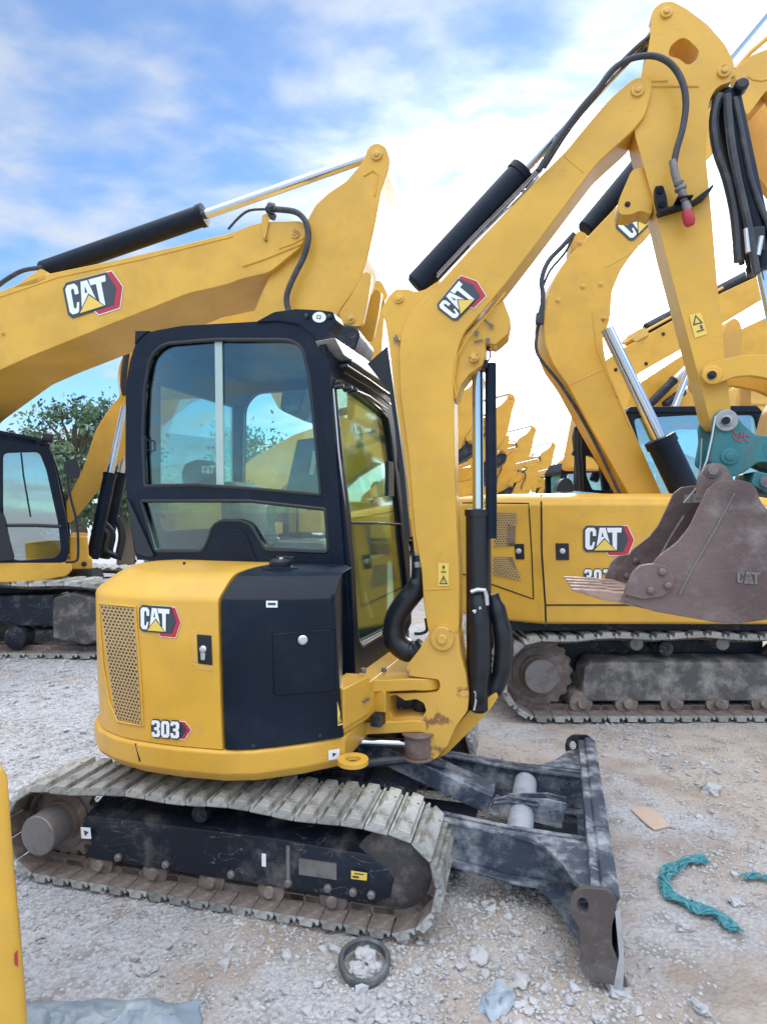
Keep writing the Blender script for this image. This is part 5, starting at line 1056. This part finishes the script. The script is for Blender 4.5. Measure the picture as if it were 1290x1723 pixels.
hyd(BB, 'boom_cylinder', Bf.px(156, 940, vb - .22), Bf.px(209, 684, vb - .22), .56, .075, .045, bm=NAVY)
hyd(BB, 'boom_cylinder', Bf.px(176, 940, vb + .5), Bf.px(225, 684, vb + .5), .56, .075, .045, bm=NAVY)
m_ = MB(); m_.prism(fil(XP((596,700),(596,560),(606,500),(622,484),(636,478),(645,484),(648,500),(646,540),(641,610),(636,720), v=vb + .05), .06, 3), Bf.a * .3); build('arm', m_, YEL, RB, bevel=.012)
# ---- row behind the 307 (booms rising to the right)
G = Frame(0, 8.2, -8)
def GP(*pts, v=0.0): return [G.px(x, y, v) for x, y in pts]
RG = thing('excavator', G.p(3.4, .8, 0), 'excavator behind the 307 cab, boom running up right with a grey cylinder on top', 'excavator', 'excavators parked behind the 307')
gb = fil(GP((960,790),(985,660),(1010,612),(1047,586),(1129,540),(1211,494),(1262,470),(1330,440),(1480,330),(1500,360),(1350,470),(1278,506),(1217,543),(1148,586),(1069,631),(1050,700),(1030,790)), .08, 3)
m_ = MB(); m_.prism(gb, G.a * .34); GB = build('boom', m_, YEL, RG, bevel=.01)
m_ = MB(); m_.prism(fil(GP((1064,572),(1070,556),(1084,550),(1092,562),(1080,580)), .03, 2), G.a * .25); m_.tube(GP((1020,600),(1050,572),(1075,558), v=.1), .012, 6); m_.tube(GP((1047,578),(1129,533),(1215,484), v=.05), .02, 6); build('cylinder_lug', m_, YELF, GB)
for x, y in ((1035,622),(1115,562),(1086,612)):
    m_ = MB(); pin(m_, G.px(x, y, 0), -G.a, .025, .02); build('boss', m_, UND, GB)
hyd(GB, 'arm_cylinder', G.px(1086, 554, .17), G.px(1380, 400, .17), .62, .085, .045, bm=UND)
m_ = MB(); m_.prism(fil(GP((1216,640),(1216,560),(1222,543),(1234,534),(1244,540),(1249,560),(1247,603),(1240,640), v=.9), .05, 3), G.a * .3); build('arm', m_, YELF, RG, bevel=.01)
hyd(RG, 'boom_cylinder', G.px(1090, 800, .5), G.px(1160, 618, .5), .5, .08, .05)
body(RG, G, 3.1, 1.0, .85)
G2 = Frame(0, 10.5, -8)
R2_ = thing('excavator', G2.p(4.6, .8, 0), 'excavator two machines behind the 307, boom seen in a narrow band under the nearer boom', 'excavator', 'excavators parked behind the 307')
def G2P(*pts, v=0.0): return [G2.px(x, y, v) for x, y in pts]
m_ = MB(); m_.prism(fil(G2P((1010,800),(1030,710),(1070,648),(1146,598),(1250,552),(1330,515),(1340,575),(1250,640),(1175,690),(1130,730),(1100,800)), .1, 3), G2.a * .34); B2_ = build('boom', m_, YEL, R2_, bevel=.01)
for a_, b_, c_, d_ in ((1091,682,1152,620),(1117,682,1162,648)): hyd(B2_, 'boom_cylinder', G2.px(a_, b_, -.2), G2.px(c_, d_, -.2), .7, .075, .05, bm=UND)
m_ = MB(); m_.prism(fil(G2P((1262,680),(1264,590),(1275,568),(1292,552),(1330,560),(1330,680), v=.2), .06, 3), G2.a * .3); build('arm', m_, YELF, R2_, bevel=.01)
body(R2_, G2, 4.2, 1.0, .85)
G3 = Frame(0, 12.8, -8)
R3_ = thing('excavator', G3.p(6.6, .8, 0), 'excavator far behind the bucket linkage at the right edge, upright yellow arm and pale cylinders', 'excavator', 'excavators parked behind the 307')
def G3P(*pts, v=0.0): return [G3.px(x, y, v) for x, y in pts]
m_ = MB(); m_.prism(fil(G3P((1230,800),(1228,700),(1240,650),(1262,640),(1284,660),(1330,700),(1330,800)), .1, 3), G3.a * .4); B3_ = build('boom', m_, YELF, R3_, bevel=.01)
hyd(B3_, 'boom_cylinder', G3.px(1256, 730, -.1), G3.px(1252, 652, -.1), .6, .09, .05)
body(R3_, G3, 7.2, 1.0, .85)
# ---- yellow machine edge close to the camera at the left
K = Frame(-.62, 1.30, 8)
RK = thing('excavator', (-1.6, 1.5, 0), 'yellow counterweight corner cut off by the left edge, nearest to the camera', 'excavator')
kc = [K.px(x, y, 0) for x, y in ((-2,1296),(6,1318),(12,1400),(20,1500),(30,1600),(36,1680),(42,1760),(44,1850))]
prf = [(p - K.c).dot(K.f) for p in kc]; zs = [p.z for p in kc]
loops = []
for u, z in zip(prf, zs):
    loops.append([K.p(*q_, z) for q_ in ((u - 1.0, -.02), (u - .10, -.02), (u - .03, -.01), (u, .02), (u - .25, .2), (u - .45, .3), (u - 1.2, .35))])
c = loops[0]; loops.insert(0, [K.p(-1.0 if i in (0, 6) else -.62, .1 if i < 3 else .4, zs[0] + .03) for i in range(7)])
m_ = MB(); m_.loft(loops); KW = build('counterweight', m_, YEL, RK, bevel=.02)
decal('red_sticker', KW, [([V(p) for p in ((0,.2),(1,0),(1,1),(0,.9))], [], 1)], surf_bvh(m_.bvh()), [(24,1600),(30,1596),(31,1626),(25,1624)])
m_ = MB(); m_.fbox(K, -1.3, -.50, .05, .4, 0.0, .35); build('crawler_track', m_, SHOEB, RK, bevel=.05)
# ================================================================== small things on the ground
def ground_pt(x, y):
    p = gz(x, y, 0); return V((p.x, p.y, ground_h(p.x, p.y)))
TARP = mat('grey_blue_tarpaulin', (.24, .30, .36), .45, dirt=(.50, .52, .53), dirt_amt=.7, dirt_scale=5, bump=.3)
m_ = MB(); n1_, n2_ = 90, 60
c_ = ground_pt(160, 1712); R_ = MB()
for j in range(n2_):
    for i in range(n1_):
        s_, t_ = i / (n1_ - 1), j / (n2_ - 1); x = -1.28 + s_ * .72; y = 1.50 + t_ * .45
        e = min(1, 6 * min(s_, 1 - s_, t_, 1 - t_) + .0); hh = noise.noise(V((x * 7, y * 7, 3))); rd = 1 - abs(noise.noise(V((x * 9 + 4, y * 12, 8)))) * 2
        x += .04 * noise.noise(V((t_ * 5, s_ * 3, 1))) + (.07 * noise.noise(V((t_ * 4, 9, 1))) if s_ > .5 else 0); y += .05 * noise.noise(V((s_ * 5, 2, t_)))
        r2_ = 1 - abs(noise.noise(V((x * 21 + 2, y * 25, 4)))) * 2.2; z = ground_h(x, y) + .004 + e * (.028 + .022 * hh + .022 * max(0, rd) ** 2 + .010 * max(0, r2_) ** 2)
        m_.v.append(V((x, y, z)))
m_.f = [(j * n1_ + i, j * n1_ + i + 1, (j + 1) * n1_ + i + 1, (j + 1) * n1_ + i) for j in range(n2_ - 1) for i in range(n1_ - 1)]; m_.m = [0] * len(m_.f)
tb = build('tarpaulin', m_, TARP, smooth=True, ang=40, fix=False, loc=V((-.9, 1.7, 0))); q_ = tb.modifiers.new('s', 'SOLIDIFY'); q_.thickness = .003
tag(tb, 'crumpled grey-blue plastic tarpaulin lying on the gravel at the bottom left', 'tarpaulin')
c_ = ground_pt(613, 1632); m_ = MB(); tl = Matrix.Rotation(math.radians(14), 3, 'X'); lp = []
for i in range(40):
    t = 6.2832 * i / 40; lp.append(c_ + V((0, 0, .036)) + tl @ V((math.cos(t) * .078 * (1 + .04 * math.sin(3 * t)), math.sin(t) * .074, 0)))
rr = []
for i in range(40):
    a, b = lp[i], lp[(i + 1) % 40]; d = (b - a).normalized(); o1 = (a - c_ - V((0, 0, .04))).normalized(); up = d.cross(o1).normalized()
    rr.append([a + o1 * x + up * z for x, z in ((-.008, -.014), (.006, -.015), (.011, -.006), (.011, .006), (.006, .015), (-.008, .014), (-.004, .006), (-.004, -.006))])
m_.loft(rr + [rr[0]], 0, cap=False)
tag(build('rubber_ring', m_, mat('dusty_rubber', (.07, .075, .08), .7, dirt=(.30, .31, .31), dirt_amt=.5, dirt_scale=12), loc=c_), 'dusty grey rubber ring lying in front of the track, filled with stones', 'rubber ring')
for i in range(16):
    m_ = MB(); t = random.random() * 6.28; q_ = c_ + V((math.cos(t) * .048 * random.random() ** .5, math.sin(t) * .045 * random.random() ** .5, .014 + .022 * random.random())); stone(m_, q_, random.uniform(.013, .026), I2, .8, .6, 900 + i)
    tag(build('stone', m_, STN, loc=q_, fix=False), 'pale stone heaped inside the grey rubber ring', 'stone', 'stones inside the rubber ring')
ROPE = mat('teal_net_rope', (.05, .27, .31), .6, dirt=(.28, .46, .48), dirt_amt=.7, dirt_scale=40, bump=.5)
def ropes(name, px, n, r, spread, label):
    base = spline([ground_pt(x, y) for x, y in px], 8); m_ = MB()
    for k in range(n):
        ph = random.random() * 6; am = spread * random.uniform(.3, 1); pts = []
        for i, p in enumerate(base):
            q_ = p + V((math.cos(ph + i * .35) * am + random.uniform(-.004, .004), math.sin(ph * 2 + i * .3) * am, .012 + abs(math.sin(ph + i * .35)) * am * .9)); pts.append(q_)
        m_.tube(pts, r * random.uniform(.7, 1.2), 5)
    tag(build(name, m_, ROPE, loc=base[0]), label, 'rope')
ropes('net_rope', [(1184,1452),(1160,1452),(1138,1462),(1122,1478),(1118,1500),(1135,1516),(1165,1530),(1195,1542),(1215,1553),(1236,1568)], 46, .0024, .025, 'curled teal net rope lying on the gravel right of the dozer blade')
ropes('net_rope', [(1252,1478),(1270,1478),(1292,1486),(1320,1492)], 22, .0024, .016, 'short piece of teal net rope at the right edge')
m_ = MB(); cb = [ground_pt(x, y) + V((0, 0, z)) for x, y, z in ((1060,1362,.012),(1078,1359,.02),(1097,1360,.014),(1112,1374,.02),(1126,1391,.01),(1100,1397,.008),(1086,1386,.012))]
m_.add(cb + [p - V((0, 0, .005)) for p in cb], [(0, 1, 6), (1, 2, 3), (1, 3, 6), (3, 5, 6), (3, 4, 5)] + [(7 + a, 7 + c, 7 + b) for a, b, c in ((0, 1, 6), (1, 2, 3), (1, 3, 6), (3, 5, 6), (3, 4, 5))] + [(i, i + 7, (i + 1) % 7 + 7, (i + 1) % 7) for i in range(7)])
tag(build('cardboard', m_, mat('dirty_cardboard', (.52, .38, .29), .85, dirt=(.40,.32,.27), dirt_amt=.5), smooth=False, loc=cb[0]), 'torn flat piece of beige cardboard on the gravel right of the dozer blade', 'cardboard')
for x, y, r, mt_, lb in ((1195,1326,.052,STN,'rounded pale stone lying alone right of the blade, above the cardboard'), (832,1690,.052,STB,'large blue-grey flat stone at the bottom between the ring and the blade'), (1040,1663,.036,STN,'white stone tucked at the lower tip of the dozer blade'),
    (876,1650,.026,STN,'white stone just above and right of the blue-grey flat stone'), (802,1605,.034,STN,'pale stone lying left of the lower blade plate'), (735,1682,.018,STN,'small white stone left of the blue-grey flat stone'), (1005,1712,.022,STN,'white stone at the bottom edge below the blade tip'), (700,1628,.020,STN,'small pale stone just right of the rubber ring'),
    (1236,1520,.028,STN,'grey stone just right of the curled teal rope'), (1150,1560,.024,STN,'greyish stone below the curled teal rope'), (640,1712,.02,STN,'small stone below the rubber ring at the bottom edge'), (385,1590,.02,STN,'pale stone in front of the middle of the track'), (250,1630,.026,STN,'pale stone above the right end of the tarpaulin'), (480,1665,.018,STN,'small pale stone left of the rubber ring'),
    (1105,1480,.022,STN,'grey stone left of the curled teal rope'), (1180,1690,.028,STN,'pale stone near the bottom right, below the teal rope')):
    p = ground_pt(x, y); m_ = MB(); stone(m_, p + V((0, 0, r * .3)), r, I2, .55, .7, x); tag(build('stone', m_, mt_, smooth=True, ang=18, loc=p, fix=False), lb, 'stone')
# ================================================================== trees
LEAF = mat('tree_leaves', (.10, .19, .10), .6, var=.3, second=(.13, .20, .09)); BARK = mat('tree_bark', (.16, .12, .09), .9, bump=.5)
LM = LEAF.node_tree.nodes['Principled BSDF']; LM.inputs['Transmission Weight'].default_value = 0.0
def tree(x, y, h, rad, nb, label, seed):
    rnd = random.Random(seed); root = thing('tree', (x, y, 0), label, 'tree', 'trees beyond the machines at the left')
    m_ = MB(); top = V((x, y, h)); m_.tube([V((x, y, 0)), V((x + .1, y, h * .3)), V((x - .1, y, h * .55)), V((x, y, h * .9))], [.22, .17, .11, .04], 10)
    lv = MB(); clumps = []
    for i in range(nb):
        a = rnd.random() * 6.28; hh = rnd.uniform(.35, 1.0); rr = rad * (1.15 - abs(hh - .6) * 1.6) * rnd.uniform(.35, 1); c = V((x + math.cos(a) * rr, y + math.sin(a) * rr, h * hh)); clumps.append(c)
        m_.tube([V((x, y, h * hh * .7)), (V((x, y, h * hh * .8)) + c) / 2, c], [.05, .03, .012], 5)
    for c in clumps:
        cr_ = rnd.uniform(.22, .55)
        for k in range(rnd.randint(110, 200)):
            d = V((rnd.gauss(0, 1), rnd.gauss(0, 1), rnd.gauss(0, .8))) * cr_ * .55; p = c + d; n = V((rnd.uniform(-1, 1), rnd.uniform(-1, 1), rnd.uniform(-.3, 1))).normalized(); u = n.orthogonal().normalized(); w = n.cross(u); t = rnd.random() * 6.28; u, w = u * math.cos(t) + w * math.sin(t), w * math.cos(t) - u * math.sin(t); L_ = rnd.uniform(.035, .085)
            lv.add([p - u * L_, p + w * L_ * .45, p + u * L_, p - w * L_ * .45], [(0, 1, 2, 3)])
    build('trunk', m_, BARK, root); build('crown', lv, LEAF, root, smooth=False, fix=False)
tree(-6.55, 13.0, 3.75, 1.25, 42, 'tree with loose leafy crown seen between the left cab and the yellow boom', 3)
tree(-5.75, 13.6, 3.95, .9, 26, 'smaller leafy tree just left of the mini excavator cab', 4)
tree(-8.6, 14.5, 3.0, 1.3, 34, 'low tree partly hidden behind the left cab', 5)
tree(-3.6, 17, 3.6, 1.8, 40, 'tree seen through the side window of the mini excavator cab', 6)
